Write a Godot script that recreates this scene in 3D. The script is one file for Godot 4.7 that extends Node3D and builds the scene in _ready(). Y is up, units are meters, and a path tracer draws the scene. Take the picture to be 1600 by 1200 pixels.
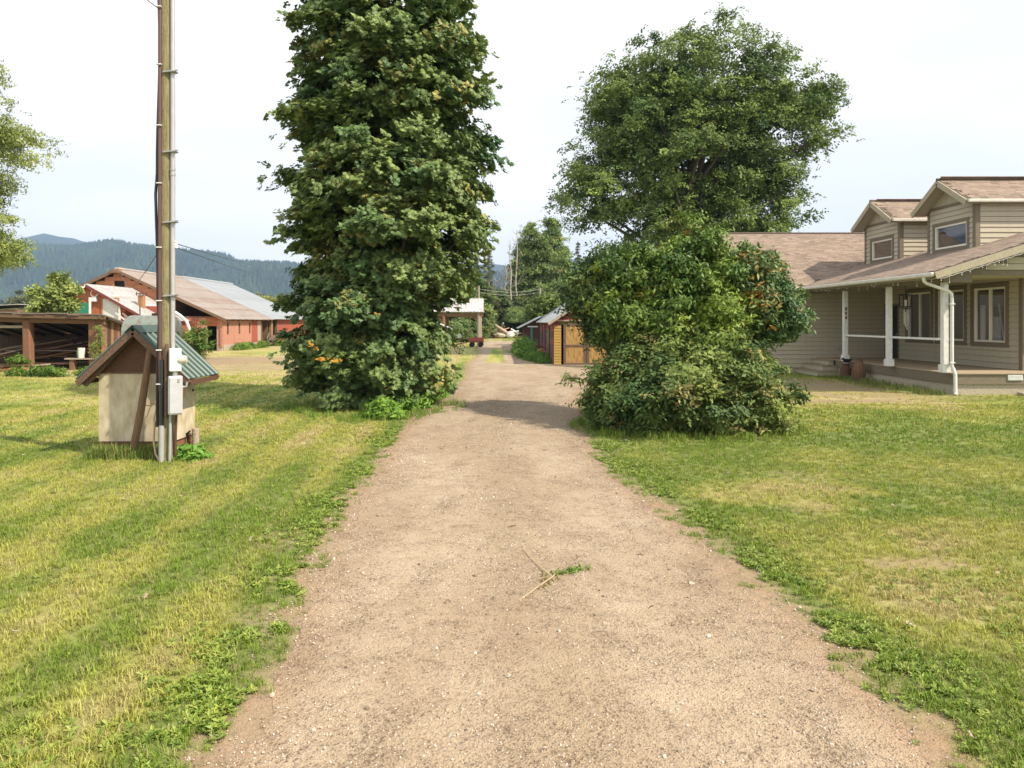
extends Node3D
# A gravel farm driveway between two big leafy masses, red barns on one side, a taupe house on the other.
# World: x to the east of the drive, y up, the drive runs along -z. "d" below is the distance north of the viewpoint (z = -d).

var M := {}
var T := {}
var taken := {}
var R := RandomNumberGenerator.new()
var nz := FastNoiseLite.new()
var nz2 := FastNoiseLite.new()

func V(x: float, y: float, d: float) -> Vector3:
	return Vector3(x, y, -d)

func L(r: float, g: float, b: float) -> Color:
	return Color(r, g, b)

# ---------------------------------------------------------------- mesh builder
class MB:
	var v := PackedVector3Array()
	var n := PackedVector3Array()
	var c := PackedColorArray()
	var uv := PackedVector2Array()
	var col := Color.WHITE

	func tri(a: Vector3, b: Vector3, e: Vector3) -> void: # counter-clockwise seen from outside
		var nn := (b - a).cross(e - a)
		if nn.length_squared() < 1e-16:
			return
		nn = nn.normalized()
		v.append(a); v.append(e); v.append(b)
		for i in 3:
			n.append(nn); c.append(col); uv.append(Vector2.ZERO)

	func quad(a: Vector3, b: Vector3, e: Vector3, f: Vector3) -> void:
		tri(a, b, e); tri(a, e, f)

	func smooth(a: Vector3, b: Vector3, e: Vector3, na: Vector3, nb: Vector3, ne: Vector3) -> void:
		v.append(a); v.append(e); v.append(b)
		n.append(na); n.append(ne); n.append(nb)
		for i in 3:
			c.append(col); uv.append(Vector2.ZERO)

	# eight corners: 0-3 one face (counter-clockwise seen from outside that face), 4-7 the opposite face behind them
	func hexa(p: Array) -> void:
		quad(p[0], p[1], p[2], p[3])
		quad(p[5], p[4], p[7], p[6])
		quad(p[4], p[0], p[3], p[7])
		quad(p[1], p[5], p[6], p[2])
		quad(p[3], p[2], p[6], p[7])
		quad(p[4], p[5], p[1], p[0])

	func box(ctr: Vector3, s: Vector3, b := Basis(), bev := 0.0) -> void:
		var h := s * 0.5
		if bev <= 0.0:
			var p := []
			for k in [[-1, -1, 1], [1, -1, 1], [1, 1, 1], [-1, 1, 1], [-1, -1, -1], [1, -1, -1], [1, 1, -1], [-1, 1, -1]]:
				p.append(ctr + b * Vector3(h.x * k[0], h.y * k[1], h.z * k[2]))
			hexa(p)
			return
		bev = minf(bev, minf(h.x, minf(h.y, h.z)) * 0.8)
		var pt := func(sx, sy, sz, ax) -> Vector3: # corner pulled in on the two axes other than ax
			var q := Vector3(h.x * sx, h.y * sy, h.z * sz)
			for i in 3:
				if i != ax:
					q[i] -= signf(q[i]) * bev
			return ctr + b * q
		for ax in 3:
			var u := (ax + 1) % 3
			var w := (ax + 2) % 3
			for s1 in [-1, 1]:
				var f := []
				for k in [[-1, -1], [1, -1], [1, 1], [-1, 1]]:
					var sg := [0, 0, 0]
					sg[ax] = s1; sg[u] = k[0]; sg[w] = k[1]
					f.append(pt.call(sg[0], sg[1], sg[2], ax))
				if s1 > 0: quad(f[0], f[1], f[2], f[3])
				else: quad(f[3], f[2], f[1], f[0])
				for s2 in [-1, 1]: # edge between +-ax and +-u
					var a := [0, 0, 0]
					a[ax] = s1; a[u] = s2; a[w] = -1
					var e := a.duplicate()
					e[w] = 1
					var q0: Vector3 = pt.call(a[0], a[1], a[2], ax)
					var q1: Vector3 = pt.call(e[0], e[1], e[2], ax)
					var q2: Vector3 = pt.call(e[0], e[1], e[2], u)
					var q3: Vector3 = pt.call(a[0], a[1], a[2], u)
					if s1 * s2 > 0: quad(q0, q3, q2, q1)
					else: quad(q0, q1, q2, q3)
		for sx in [-1, 1]:
			for sy in [-1, 1]:
				for sz in [-1, 1]:
					var q0: Vector3 = pt.call(sx, sy, sz, 0)
					var q1: Vector3 = pt.call(sx, sy, sz, 1)
					var q2: Vector3 = pt.call(sx, sy, sz, 2)
					if sx * sy * sz > 0: tri(q0, q1, q2)
					else: tri(q0, q2, q1)

	func bx(x0: float, x1: float, y0: float, y1: float, d0: float, d1: float, bev := 0.0) -> void:
		box(Vector3((x0 + x1) / 2, (y0 + y1) / 2, -(d0 + d1) / 2), Vector3(absf(x1 - x0), absf(y1 - y0), absf(d1 - d0)), Basis(), bev)

	# squared timber from a to b: w wide (level), h high
	func bar(a: Vector3, b: Vector3, w: float, h: float, bev := 0.0, up := Vector3.UP) -> void:
		var f := (b - a).normalized()
		if absf(f.dot(up)) > 0.99:
			up = Vector3.RIGHT
		var s := f.cross(up).normalized()
		var u := s.cross(f)
		box((a + b) / 2, Vector3(w, h, a.distance_to(b)), Basis(s, u, -f), bev)

	# a flat polygon (counter-clockwise from outside) given thickness inwards
	func slab(pts: Array, thick: float) -> void:
		var nn: Vector3 = (pts[1] - pts[0]).cross(pts[2] - pts[0]).normalized()
		var k := pts.size()
		for i in range(1, k - 1):
			tri(pts[0], pts[i], pts[i + 1])
			tri(pts[0] - nn * thick, pts[i + 1] - nn * thick, pts[i] - nn * thick)
		for i in k:
			var a: Vector3 = pts[i]
			var b: Vector3 = pts[(i + 1) % k]
			quad(a, a - nn * thick, b - nn * thick, b)

	func tube(pts: Array, radii, sides := 8, cap := true) -> void:
		var rings := []
		var norms := []
		var up := Vector3.UP
		var k := pts.size()
		for i in k:
			var f: Vector3 = (pts[mini(i + 1, k - 1)] - pts[maxi(i - 1, 0)]).normalized()
			if absf(f.dot(up)) > 0.95 and i == 0:
				up = Vector3.RIGHT
			var s := f.cross(up)
			if s.length() < 0.01:
				s = f.cross(Vector3.BACK)
			s = s.normalized()
			up = s.cross(f)
			var r: float = radii[i] if radii is Array else radii
			var ring := []
			var nr := []
			for j in sides:
				var t := TAU * j / sides
				var o := s * cos(t) - up * sin(t)
				ring.append(pts[i] + o * r)
				nr.append(o)
			rings.append(ring); norms.append(nr)
		for i in k - 1:
			for j in sides:
				var j2 := (j + 1) % sides
				smooth(rings[i][j], rings[i][j2], rings[i + 1][j2], norms[i][j], norms[i][j2], norms[i + 1][j2])
				smooth(rings[i][j], rings[i + 1][j2], rings[i + 1][j], norms[i][j], norms[i + 1][j2], norms[i + 1][j])
		if cap:
			for j in sides:
				var j2 := (j + 1) % sides
				tri(pts[0], rings[0][j2], rings[0][j])
				tri(pts[k - 1], rings[k - 1][j], rings[k - 1][j2])

	# profile [[radius, height], ...] turned round an axis
	func lathe(base: Vector3, prof: Array, sides := 16, b := Basis()) -> void:
		for i in prof.size() - 1:
			var dr: float = prof[i + 1][0] - prof[i][0]
			var dy: float = prof[i + 1][1] - prof[i][1]
			for j in sides:
				var q := []
				var nn := []
				for k in [[i, j], [i, j + 1], [i + 1, j + 1], [i + 1, j]]:
					var t = TAU * k[1] / sides
					q.append(base + b * Vector3(cos(t) * prof[k[0]][0], prof[k[0]][1], -sin(t) * prof[k[0]][0]))
					nn.append((b * Vector3(cos(t) * dy, -dr, -sin(t) * dy)).normalized())
				smooth(q[0], q[1], q[2], nn[0], nn[1], nn[2])
				smooth(q[0], q[2], q[3], nn[0], nn[2], nn[3])

	func blob(ctr: Vector3, rad: Vector3, rng: RandomNumberGenerator, rough := 0.25, lat := 4, lon := 6) -> void:
		var g := []
		for i in lat + 1:
			var row := []
			for j in lon:
				var th := PI * i / lat
				var ph := TAU * j / lon
				var k := 1.0 + rng.randf_range(-rough, rough)
				row.append(ctr + Vector3(sin(th) * cos(ph) * rad.x, cos(th) * rad.y, -sin(th) * sin(ph) * rad.z) * k)
			if i == 0 or i == lat:
				for j in lon:
					row[j] = row[0]
			g.append(row)
		for i in lat:
			for j in lon:
				var j2 := (j + 1) % lon
				quad(g[i + 1][j], g[i + 1][j2], g[i][j2], g[i][j])

	func mesh(off := Vector3.ZERO) -> ArrayMesh:
		var a := []
		a.resize(Mesh.ARRAY_MAX)
		if off != Vector3.ZERO:
			for i in v.size():
				v[i] -= off
		a[Mesh.ARRAY_VERTEX] = v
		a[Mesh.ARRAY_NORMAL] = n
		a[Mesh.ARRAY_COLOR] = c
		a[Mesh.ARRAY_TEX_UV] = uv
		var m := ArrayMesh.new()
		m.add_surface_from_arrays(Mesh.PRIMITIVE_TRIANGLES, a)
		return m

# ---------------------------------------------------------------- scene tree helpers
func numbered(nm: String) -> String:
	if not taken.has(nm):
		taken[nm] = 0
		return nm
	taken[nm] += 1
	return "%s_%03d" % [nm, taken[nm]]

func tag(o: Node3D, label := "", category := "", group := "", kind := "") -> Node3D:
	if label: o.set_meta("label", label)
	if category: o.set_meta("category", category)
	if group: o.set_meta("group", group)
	if kind: o.set_meta("kind", kind)
	return o

func thing(nm: String, at: Vector3, label: String, category: String, group := "") -> Node3D:
	var o := Node3D.new()
	o.name = numbered(nm)
	add_child(o)
	o.position = at
	return tag(o, label, category, group)

func origin_of(o: Node) -> Vector3:
	var p := Vector3.ZERO
	while o and o != self:
		p += o.position
		o = o.get_parent()
	return p

# one named mesh; its shape was collected in world coordinates
func part(nm: String, mb: MB, m: Material, parent: Node3D = null) -> MeshInstance3D:
	var o := MeshInstance3D.new()
	o.mesh = mb.mesh(origin_of(parent) if parent else Vector3.ZERO)
	o.material_override = m
	if parent:
		o.name = nm
		parent.add_child(o, true)
	else:
		o.name = numbered(nm)
		add_child(o)
	return o

# a small thing that is one mesh: its node stands at its base
func solo(nm: String, mb: MB, m: Material, at: Vector3, label: String, category: String, group := "") -> MeshInstance3D:
	var o := MeshInstance3D.new()
	o.mesh = mb.mesh(at)
	o.material_override = m
	o.name = numbered(nm)
	add_child(o)
	o.position = at
	tag(o, label, category, group)
	return o

func setting(nm: String, mb: MB, m: Material) -> MeshInstance3D:
	var o := part(nm, mb, m)
	o.set_meta("kind", "structure")
	return o

# many copies of one mesh: X and C hold world transforms and colours
func many(nm: String, mesh: Mesh, m: Material, X: Array, C: Array, parent: Node3D = null, stuff := true) -> MultiMeshInstance3D:
	var off := origin_of(parent) if parent else Vector3.ZERO
	var mm := MultiMesh.new()
	mm.transform_format = MultiMesh.TRANSFORM_3D
	mm.use_colors = true
	mm.mesh = mesh
	mm.instance_count = X.size()
	for i in X.size():
		var t: Transform3D = X[i]
		t.origin -= off
		mm.set_instance_transform(i, t)
		mm.set_instance_color(i, C[i])
	var o := MultiMeshInstance3D.new()
	o.multimesh = mm
	o.material_override = m
	if parent:
		o.name = nm
		parent.add_child(o, true)
	else:
		o.name = numbered(nm)
		add_child(o)
	if stuff:
		o.set_meta("kind", "stuff")
	return o

# ---------------------------------------------------------------- materials
func noise_tex(freq: float, lo: Color, hi: Color, type := FastNoiseLite.TYPE_SIMPLEX_SMOOTH, oct := 4, sd := 1, size := 512, mid = null) -> NoiseTexture2D:
	var n := FastNoiseLite.new()
	n.noise_type = type
	n.frequency = freq
	n.fractal_octaves = oct
	n.seed = sd
	var t := NoiseTexture2D.new()
	t.width = size; t.height = size
	t.seamless = true
	t.noise = n
	var g := Gradient.new()
	g.set_color(0, lo.linear_to_srgb()); g.set_color(1, hi.linear_to_srgb())
	if mid != null:
		g.add_point(0.5, (mid as Color).linear_to_srgb())
	t.color_ramp = g
	return t

# wrapping value noise: octaves are [cells across, weight]; returns heights 0..1
func tile_heights(size: int, octaves: Array, sd: int) -> PackedFloat32Array:
	var rr := RandomNumberGenerator.new()
	rr.seed = sd
	var out := PackedFloat32Array()
	out.resize(size * size)
	var total := 0.0
	for o in octaves:
		var n: int = o[0]
		var w: float = o[1]
		total += w
		var g := PackedFloat32Array()
		g.resize(n * n)
		for i in n * n:
			g[i] = rr.randf() * w
		var k := float(n) / size
		for y in size:
			var fy := y * k
			var y0 := int(fy)
			var ty := fy - y0
			ty = ty * ty * (3.0 - 2.0 * ty)
			var r0 := y0 * n
			var r1 := ((y0 + 1) % n) * n
			var row := y * size
			for x in size:
				var fx := x * k
				var x0 := int(fx)
				var tx := fx - x0
				tx = tx * tx * (3.0 - 2.0 * tx)
				var x1 := (x0 + 1) % n
				var a := g[r0 + x0] + (g[r0 + x1] - g[r0 + x0]) * tx
				var b := g[r1 + x0] + (g[r1 + x1] - g[r1 + x0]) * tx
				out[row + x] += a + (b - a) * ty
	for i in out.size():
		out[i] /= total
	return out

func tile_image(h: PackedFloat32Array, size: int, ramp: Gradient) -> ImageTexture:
	var by := PackedByteArray()
	by.resize(size * size * 3)
	var lut := []
	for i in 256:
		lut.append(ramp.sample(i / 255.0))
	for i in h.size():
		var c: Color = lut[clampi(int(h[i] * 255.0), 0, 255)]
		by[i * 3] = int(c.r * 255.0); by[i * 3 + 1] = int(c.g * 255.0); by[i * 3 + 2] = int(c.b * 255.0)
	return ImageTexture.create_from_image(Image.create_from_data(size, size, false, Image.FORMAT_RGB8, by))

func ramp(stops: Array) -> Gradient:
	var g := Gradient.new()
	g.set_offset(0, stops[0][0]); g.set_color(0, stops[0][1].linear_to_srgb())
	g.set_offset(1, stops[-1][0]); g.set_color(1, stops[-1][1].linear_to_srgb())
	for i in range(1, stops.size() - 1):
		g.add_point(stops[i][0], stops[i][1].linear_to_srgb())
	return g

func bump_tex(freq: float, strength: float, type := FastNoiseLite.TYPE_SIMPLEX_SMOOTH, sd := 2, size := 512) -> NoiseTexture2D:
	var n := FastNoiseLite.new()
	n.noise_type = type
	n.frequency = freq
	n.seed = sd
	var t := NoiseTexture2D.new()
	t.width = size; t.height = size
	t.seamless = true
	t.as_normal_map = true
	t.bump_strength = strength
	t.noise = n
	return t

func mat(nm: String, c: Color, rough := 0.8, tex: Texture2D = null, sc := Vector3.ONE, metal := 0.0, nrm: Texture2D = null, vc := false) -> StandardMaterial3D:
	var m := StandardMaterial3D.new()
	m.resource_name = nm
	m.albedo_color = c.linear_to_srgb()
	m.roughness = rough
	m.metallic = metal
	if tex or nrm:
		m.uv1_triplanar = true
		m.uv1_world_triplanar = true
		m.uv1_scale = sc
	m.albedo_texture = tex
	if nrm:
		m.normal_enabled = true
		m.normal_texture = nrm
	m.vertex_color_use_as_albedo = vc
	M[nm] = m
	return m

func leaf_mat(nm: String, rough := 0.5, back := 0.5, spec := 0.5) -> StandardMaterial3D:
	var m := mat(nm, Color.WHITE, rough)
	m.vertex_color_use_as_albedo = true
	m.cull_mode = BaseMaterial3D.CULL_DISABLED
	m.backlight_enabled = true
	m.backlight = Color(back, back, back)
	m.metallic_specular = spec
	return m

func materials() -> void:
	T.grain = noise_tex(0.012, L(.45, .42, .4), L(1, 1, 1), FastNoiseLite.TYPE_SIMPLEX_SMOOTH, 5, 11)
	T.soft = noise_tex(0.006, L(.78, .78, .77), L(1, 1, 1), FastNoiseLite.TYPE_SIMPLEX_SMOOTH, 5, 12)
	T.dirt = noise_tex(0.02, L(.6, .58, .55), L(1, 1, 1), FastNoiseLite.TYPE_SIMPLEX_SMOOTH, 5, 13)
	var gh := tile_heights(512, [[9, .25], [37, .3], [120, .5], [256, .5]], 14)
	T.grit = tile_image(gh, 512, ramp([[.25, L(.42, .4, .38)], [.5, L(.85, .84, .82)], [.75, L(1, 1, 1)]]))
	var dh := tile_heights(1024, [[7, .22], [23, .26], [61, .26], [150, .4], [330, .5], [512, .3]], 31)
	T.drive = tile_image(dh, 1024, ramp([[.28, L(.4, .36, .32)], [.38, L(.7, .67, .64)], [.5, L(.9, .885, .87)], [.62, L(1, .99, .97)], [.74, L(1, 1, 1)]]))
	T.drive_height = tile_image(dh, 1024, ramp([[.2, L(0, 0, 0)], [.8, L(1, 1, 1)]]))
	T.rust = noise_tex(0.008, L(.24, .14, .09), L(.42, .39, .37), FastNoiseLite.TYPE_SIMPLEX_SMOOTH, 5, 15, 512, L(.39, .34, .31))
	T.peel = noise_tex(0.01, L(.36, .1, .05), L(.46, .25, .16), FastNoiseLite.TYPE_SIMPLEX_SMOOTH, 5, 16, 512, L(.42, .15, .08))
	T.bark = noise_tex(0.02, L(.06, .045, .035), L(.2, .16, .12), FastNoiseLite.TYPE_SIMPLEX_SMOOTH, 5, 17)
	T.bumpy = bump_tex(0.06, 6.0)
	T.gravel = bump_tex(0.11, 7.0, FastNoiseLite.TYPE_SIMPLEX, 5)
	T.ply = noise_tex(0.009, L(.4, .32, .2), L(.66, .59, .45), FastNoiseLite.TYPE_SIMPLEX_SMOOTH, 6, 19)
	T.pole = noise_tex(0.012, L(.12, .1, .06), L(.34, .3, .18), FastNoiseLite.TYPE_SIMPLEX_SMOOTH, 6, 20, 512, L(.23, .205, .105))
	# house
	mat("siding", L(.52, .465, .355), 0.75, T.soft, Vector3(.8, 6, .8))
	mat("house_trim", L(.2, .165, .115), 0.7, T.soft, Vector3(2, 2, 2))
	mat("fascia", L(.42, .37, .26), 0.7, T.soft, Vector3(2, 2, 2))
	mat("white", L(.78, .78, .76), 0.5, T.soft, Vector3(1.3, 1.3, 1.3))
	mat("cream", L(.8, .77, .67), 0.5)
	mat("gutter", L(.66, .64, .57), 0.4, T.soft, Vector3(.7, .7, .7))
	mat("soffit", L(.42, .38, .29), 0.8)
	mat("deck", L(.5, .4, .27), 0.75, T.grain, Vector3(9, 9, .8))
	mat("tread", L(.46, .37, .25), 0.75, T.grain, Vector3(9, 9, .8))
	mat("concrete", L(.52, .46, .36), 0.9, T.dirt, Vector3(.9, 1.6, .9))
	mat("shingle", Color.WHITE, 0.95, T.grit, Vector3(5, 5, 5), 0.0, null, true)
	mat("roof_felt", L(.1, .075, .06), 0.95)
	mat("dark", L(.012, .012, .012), 0.9)
	mat("curtain", L(.55, .55, .58), 0.9)
	mat("door_dark", L(.03, .035, .04), 0.35)
	mat("black_metal", L(.02, .02, .022), 0.4, null, Vector3.ONE, 0.6)
	var g := mat("glass", L(.1, .11, .12), 0.03)
	g.albedo_color.a = 0.06
	g.transparency = BaseMaterial3D.TRANSPARENCY_ALPHA
	g.metallic_specular = 0.75
	# barn and sheds
	mat("barn_board", Color.WHITE, 0.9, noise_tex(0.012, L(.34, .12, .055), L(.62, .31, .17), FastNoiseLite.TYPE_SIMPLEX_SMOOTH, 5, 21, 512, L(.47, .19, .095)), Vector3(.35, 5, 5))
	mat("barn_orange", L(.52, .17, .075), 0.85, T.dirt, Vector3(.6, .6, .6))
	mat("barn_pink", L(.6, .29, .2), 0.85, T.dirt, Vector3(.5, .5, .5))
	mat("barn_red", L(.42, .105, .065), 0.8, T.dirt, Vector3(.7, .7, .7))
	mat("rust_roof", Color.WHITE, 0.6, T.rust, Vector3(.25, .25, .25), 0.1)
	mat("pale_roof", L(.5, .53, .56), 0.4, T.soft, Vector3(.3, .3, .3), 0.35)
	mat("white_roof", Color.WHITE, 0.5, noise_tex(0.009, L(.36, .24, .17), L(.5, .51, .52), FastNoiseLite.TYPE_SIMPLEX_SMOOTH, 5, 24, 512, L(.47, .47, .475)), Vector3(.35, .35, .35), 0.15)
	mat("old_board", L(.25, .16, .1), 0.95, T.grain, Vector3(7, .7, 7))
	mat("dark_board", L(.09, .06, .042), 0.95, T.grain, Vector3(7, .7, 7))
	mat("brown_red_board", L(.2, .09, .06), 0.95, T.grain, Vector3(7, .7, 7))
	mat("old_board_tan", L(.38, .24, .12), 0.95, T.grain, Vector3(7, .7, 7))
	mat("old_beam", L(.3, .17, .1), 0.95, T.grain, Vector3(1, 6, 6))
	mat("old_post", L(.33, .17, .1), 0.95, T.grain, Vector3(6, .7, 6))
	mat("grey_board", L(.24, .2, .18), 0.95, T.grain, Vector3(6, 6, .7))
	mat("maroon", L(.13, .06, .055), 0.9, T.grain, Vector3(1, 7, 7))
	mat("maroon_red", L(.26, .07, .055), 0.9, T.grain, Vector3(1, 7, 7))
	mat("yellow_ply", Color.WHITE, 0.75, noise_tex(0.012, L(.22, .115, .035), L(.46, .3, .11), FastNoiseLite.TYPE_SIMPLEX_SMOOTH, 5, 22, 512, L(.38, .225, .065)), Vector3(1.2, .4, 1.2))
	mat("yellow_shingle", L(.52, .33, .08), 0.8, T.dirt, Vector3(2, 2, 2))
	mat("door_frame", L(.2, .13, .1), 0.9, T.grain, Vector3(6, 1, 6))
	mat("teal", L(.08, .34, .33), 0.6, T.dirt, Vector3(2, 1, 2))
	mat("green_tarp", L(.01, .22, .15), 0.6, T.soft, Vector3(1, 3, 1))
	# pump house and pole
	mat("plywood", Color.WHITE, 0.8, T.ply, Vector3(1.2, .5, 1.2))
	mat("brown_board", L(.13, .062, .036), 0.8, T.dirt, Vector3(1.5, 1.5, 1.5))
	mat("brown_trim", L(.2, .12, .08), 0.8, T.grain, Vector3(3, 3, 3))
	mat("sill_red", L(.3, .12, .075), 0.85, T.dirt, Vector3(2, 2, 2))
	mat("green_metal", L(.05, .092, .078), 0.42, T.soft, Vector3(.8, .8, .8), 0.0)
	mat("pole_wood", Color.WHITE, 0.95, T.pole, Vector3(9, .35, 9), 0.0, T.bumpy)
	mat("grey_paint", L(.52, .53, .55), 0.45, T.soft, Vector3(2, 2, 2))
	mat("conduit", L(.5, .5, .5), 0.4, T.soft, Vector3(3, 1, 3), 0.3)
	mat("brown_conduit", L(.11, .055, .045), 0.5)
	mat("cable", L(.025, .025, .028), 0.5)
	mat("hose", L(.48, .36, .22), 0.6)
	mat("galv", L(.4, .41, .42), 0.4, null, Vector3.ONE, 0.5)
	mat("red_label", L(.5, .05, .05), 0.6)
	mat("meter_face", L(.62, .58, .48), 0.35)
	mat("brace_wood", L(.26, .16, .09), 0.9, T.grain, Vector3(8, .8, 8))
	mat("tank", Color.WHITE, 0.6, noise_tex(0.01, L(.4, .22, .12), L(.5, .56, .46), FastNoiseLite.TYPE_SIMPLEX_SMOOTH, 5, 23, 512, L(.48, .53, .43)), Vector3(.8, .8, .8))
	mat("rust", L(.15, .07, .045), 0.85, T.dirt, Vector3(2, 2, 2))
	mat("rust_orange", L(.5, .24, .1), 0.8, T.dirt, Vector3(2, 2, 2))
	mat("log", L(.62, .44, .35), 0.9, T.grain, Vector3(2, 2, 2))
	mat("snag", L(.5, .45, .4), 0.95, T.dirt, Vector3(1, .3, 1))
	mat("log_end", L(.6, .45, .32), 0.9)
	mat("pale_wood", L(.55, .46, .36), 0.9, T.grain, Vector3(3, 3, 3))
	mat("bark", Color.WHITE, 0.95, T.bark, Vector3(3, .7, 3), 0.0, T.bumpy)
	mat("bark_grey", L(.42, .35, .28), 0.95, T.dirt, Vector3(2, .5, 2))
	mat("stem", L(.16, .13, .07), 0.9)
	# ground
	var gm := mat("lawn", Color.WHITE, 0.95, T.grit, Vector3(1.7, 1.7, 1.7), 0.0, null, true)
	gm.normal_enabled = true
	gm.normal_texture = T.bumpy
	gm.normal_scale = 0.8
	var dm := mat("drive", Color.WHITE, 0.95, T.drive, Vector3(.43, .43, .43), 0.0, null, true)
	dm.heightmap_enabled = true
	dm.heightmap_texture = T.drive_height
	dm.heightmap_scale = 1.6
	mat("stone", Color.WHITE, 0.9, null, Vector3.ONE, 0.0, null, true)
	mat("hill_ground", L(.03, .055, .025), 1.0, T.dirt, Vector3(.02, .02, .02))
	leaf_mat("leaf", 0.6, 0.75, 0.35)
	leaf_mat("leaf_gloss", 0.5, 0.65, 0.4)
	leaf_mat("grass_blade", 0.7, 0.7, 0.3)
	leaf_mat("needle", 0.8, 0.2, 0.3)

# ---------------------------------------------------------------- leaves and crowns
# a sprig: several leaves in a loose ball of radius r; every leaf is folded along its midrib
func sprig(count: int, length: float, width: float, r: float, sd: int, lobed := false, droop := 0.3) -> ArrayMesh:
	var rr := RandomNumberGenerator.new()
	rr.seed = sd
	var b := MB.new()
	for i in count:
		var az := rr.randf() * TAU
		var dir := Vector3(cos(az), rr.randf_range(-droop - 0.35, 0.35), sin(az)).normalized()
		var base := Vector3(rr.randf_range(-1, 1), rr.randf_range(-.6, .6), rr.randf_range(-1, 1)) * r * 0.6
		var side := dir.cross(Vector3.UP).normalized()
		var nn := side.cross(dir).normalized()
		nn = (nn + Vector3(rr.randf_range(-.5, .5), 0, rr.randf_range(-.5, .5))).normalized()
		side = dir.cross(nn).normalized()
		var l := length * rr.randf_range(.75, 1.2)
		var w := width * rr.randf_range(.8, 1.2)
		var k := rr.randf_range(.75, 1.15)
		b.col = Color(k, k, k)
		var tip := base + dir * l - nn * l * 0.18
		if lobed:
			var ctr := base + dir * l * .35
			var rim := []
			for q in [[0.0, .0], [.12, .5], [.42, .28], [.5, .62], [.68, .24], [1.0, .0]]:
				rim.append(q)
			for s in [-1.0, 1.0]:
				for q in rim.size() - 1:
					var p0: Vector3 = base + dir * l * rim[q][0] + side * s * w * rim[q][1] - nn * absf(rim[q][1]) * w * .35
					var p1: Vector3 = base + dir * l * rim[q + 1][0] + side * s * w * rim[q + 1][1] - nn * absf(rim[q + 1][1]) * w * .35
					if s > 0: b.tri(ctr, p1, p0)
					else: b.tri(ctr, p0, p1)
		else:
			var m1 := base + dir * l * .45 + side * w * .5 - nn * w * .15
			var m2 := base + dir * l * .45 - side * w * .5 - nn * w * .15
			b.tri(base, m2, tip); b.tri(base, tip, m1)
	return b.mesh()

func crown_basis(out: Vector3, tilt: float, sc: float) -> Basis:
	var up := (Vector3.UP * (1.0 - tilt) + out * tilt + Vector3(R.randf_range(-.4, .4), R.randf_range(-.2, .2), R.randf_range(-.4, .4))).normalized()
	var f := up.cross(Vector3(R.randf_range(-1, 1), R.randf_range(-1, 1), R.randf_range(-1, 1))).normalized()
	return Basis(f, up, f.cross(up)).scaled(Vector3.ONE * sc)

# blobs: [centre, radii]. Leaf clumps sit on and inside them; returns clump centres
func crown(parent: Node3D, nm: String, blobs: Array, clumps: int, per: int, cr: float, leaf: Mesh, m: Material, dark: Color, light: Color, o := {}) -> Array:
	var X := []
	var C := []
	var centres := []
	var wsum := 0.0
	for e in blobs:
		wsum += e[1].x * e[1].z + e[1].x * e[1].y
	var inner: float = o.get("inner", .45)
	var ragged: float = o.get("ragged", .25)
	var tint: Color = o.get("tint", Color(0, 0, 0, 0))
	var tint_p: float = o.get("tint_p", 0.0)
	var flat: float = o.get("flat", .6)
	var stray: float = o.get("stray", .05)
	for i in clumps:
		var w := R.randf() * wsum
		var e = blobs[0]
		for q in blobs:
			w -= q[1].x * q[1].z + q[1].x * q[1].y
			if w <= 0.0:
				e = q
				break
		var ce := Vector3.ZERO
		var dir := Vector3.UP
		for attempt in 6:
			dir = Vector3(R.randfn(), R.randfn(), R.randfn()).normalized()
			var rad := (R.randf_range(1.02, 1.22) if dir.y > .0 and R.randf() < stray else lerpf(inner, 1.0, pow(R.randf(), .6))) * (1.0 + R.randf_range(-ragged, ragged * .8) * (0.5 + nz.get_noise_3dv((e[0] + dir) * 60.0)))
			ce = e[0] + dir * e[1] * rad
			var deep := false
			for q in blobs:
				if q != e and ((ce - q[0]) / q[1]).length() < inner * .9:
					deep = true
			if not deep and ce.y > o.get("floor", 0.05):
				break
		ce.y = maxf(ce.y, o.get("floor", 0.05))
		centres.append(ce)
		var tone := clampf(R.randf() * .75 + (nz.get_noise_3dv(ce * 40.0) + .35) * .5, 0, 1)
		tone = pow(tone, o.get("bias", 1.0))
		var cc := dark.lerp(light, tone)
		if tint_p > 0.0 and R.randf() < tint_p * (1.0 if not o.has("tint_at") else clampf(1.4 - ce.distance_to(o.tint_at) / o.tint_r, 0, 1)):
			cc = cc.lerp(tint, R.randf_range(.3, .9))
		var plain_c := dark.lerp(light, tone)
		var r2 := cr * R.randf_range(.6, 1.3)
		var k := int(per * R.randf_range(.6, 1.4))
		for j in k:
			var p := Vector3(R.randfn(), R.randfn() * flat, R.randfn()) * r2 * .55
			p -= Vector3.UP * p.length() * .25
			var q := ce + p
			if q.y < .03:
				continue
			X.append(Transform3D(crown_basis(dir, .45, R.randf_range(.7, 1.25)), q))
			C.append((cc if R.randf() < .4 else plain_c) * R.randf_range(.8, 1.2))
	many(nm, leaf, m, X, C, parent)
	return centres

func trunk(parent: Node3D, base: Vector3, top: Vector3, r0: float, r1: float, m: Material, nm := "trunk", lean := 0.15) -> void:
	var pts := []
	var rad := []
	for i in 7:
		var t := i / 6.0
		var w := Vector3(R.randf_range(-1, 1), 0, R.randf_range(-1, 1)) * lean * sin(t * PI)
		pts.append(base.lerp(top, t) + w)
		rad.append(lerpf(r0, r1, t) * (1.35 if i == 0 else 1.0))
	var b := MB.new()
	b.tube(pts, rad, 9)
	part(nm, b, m, parent)

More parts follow.
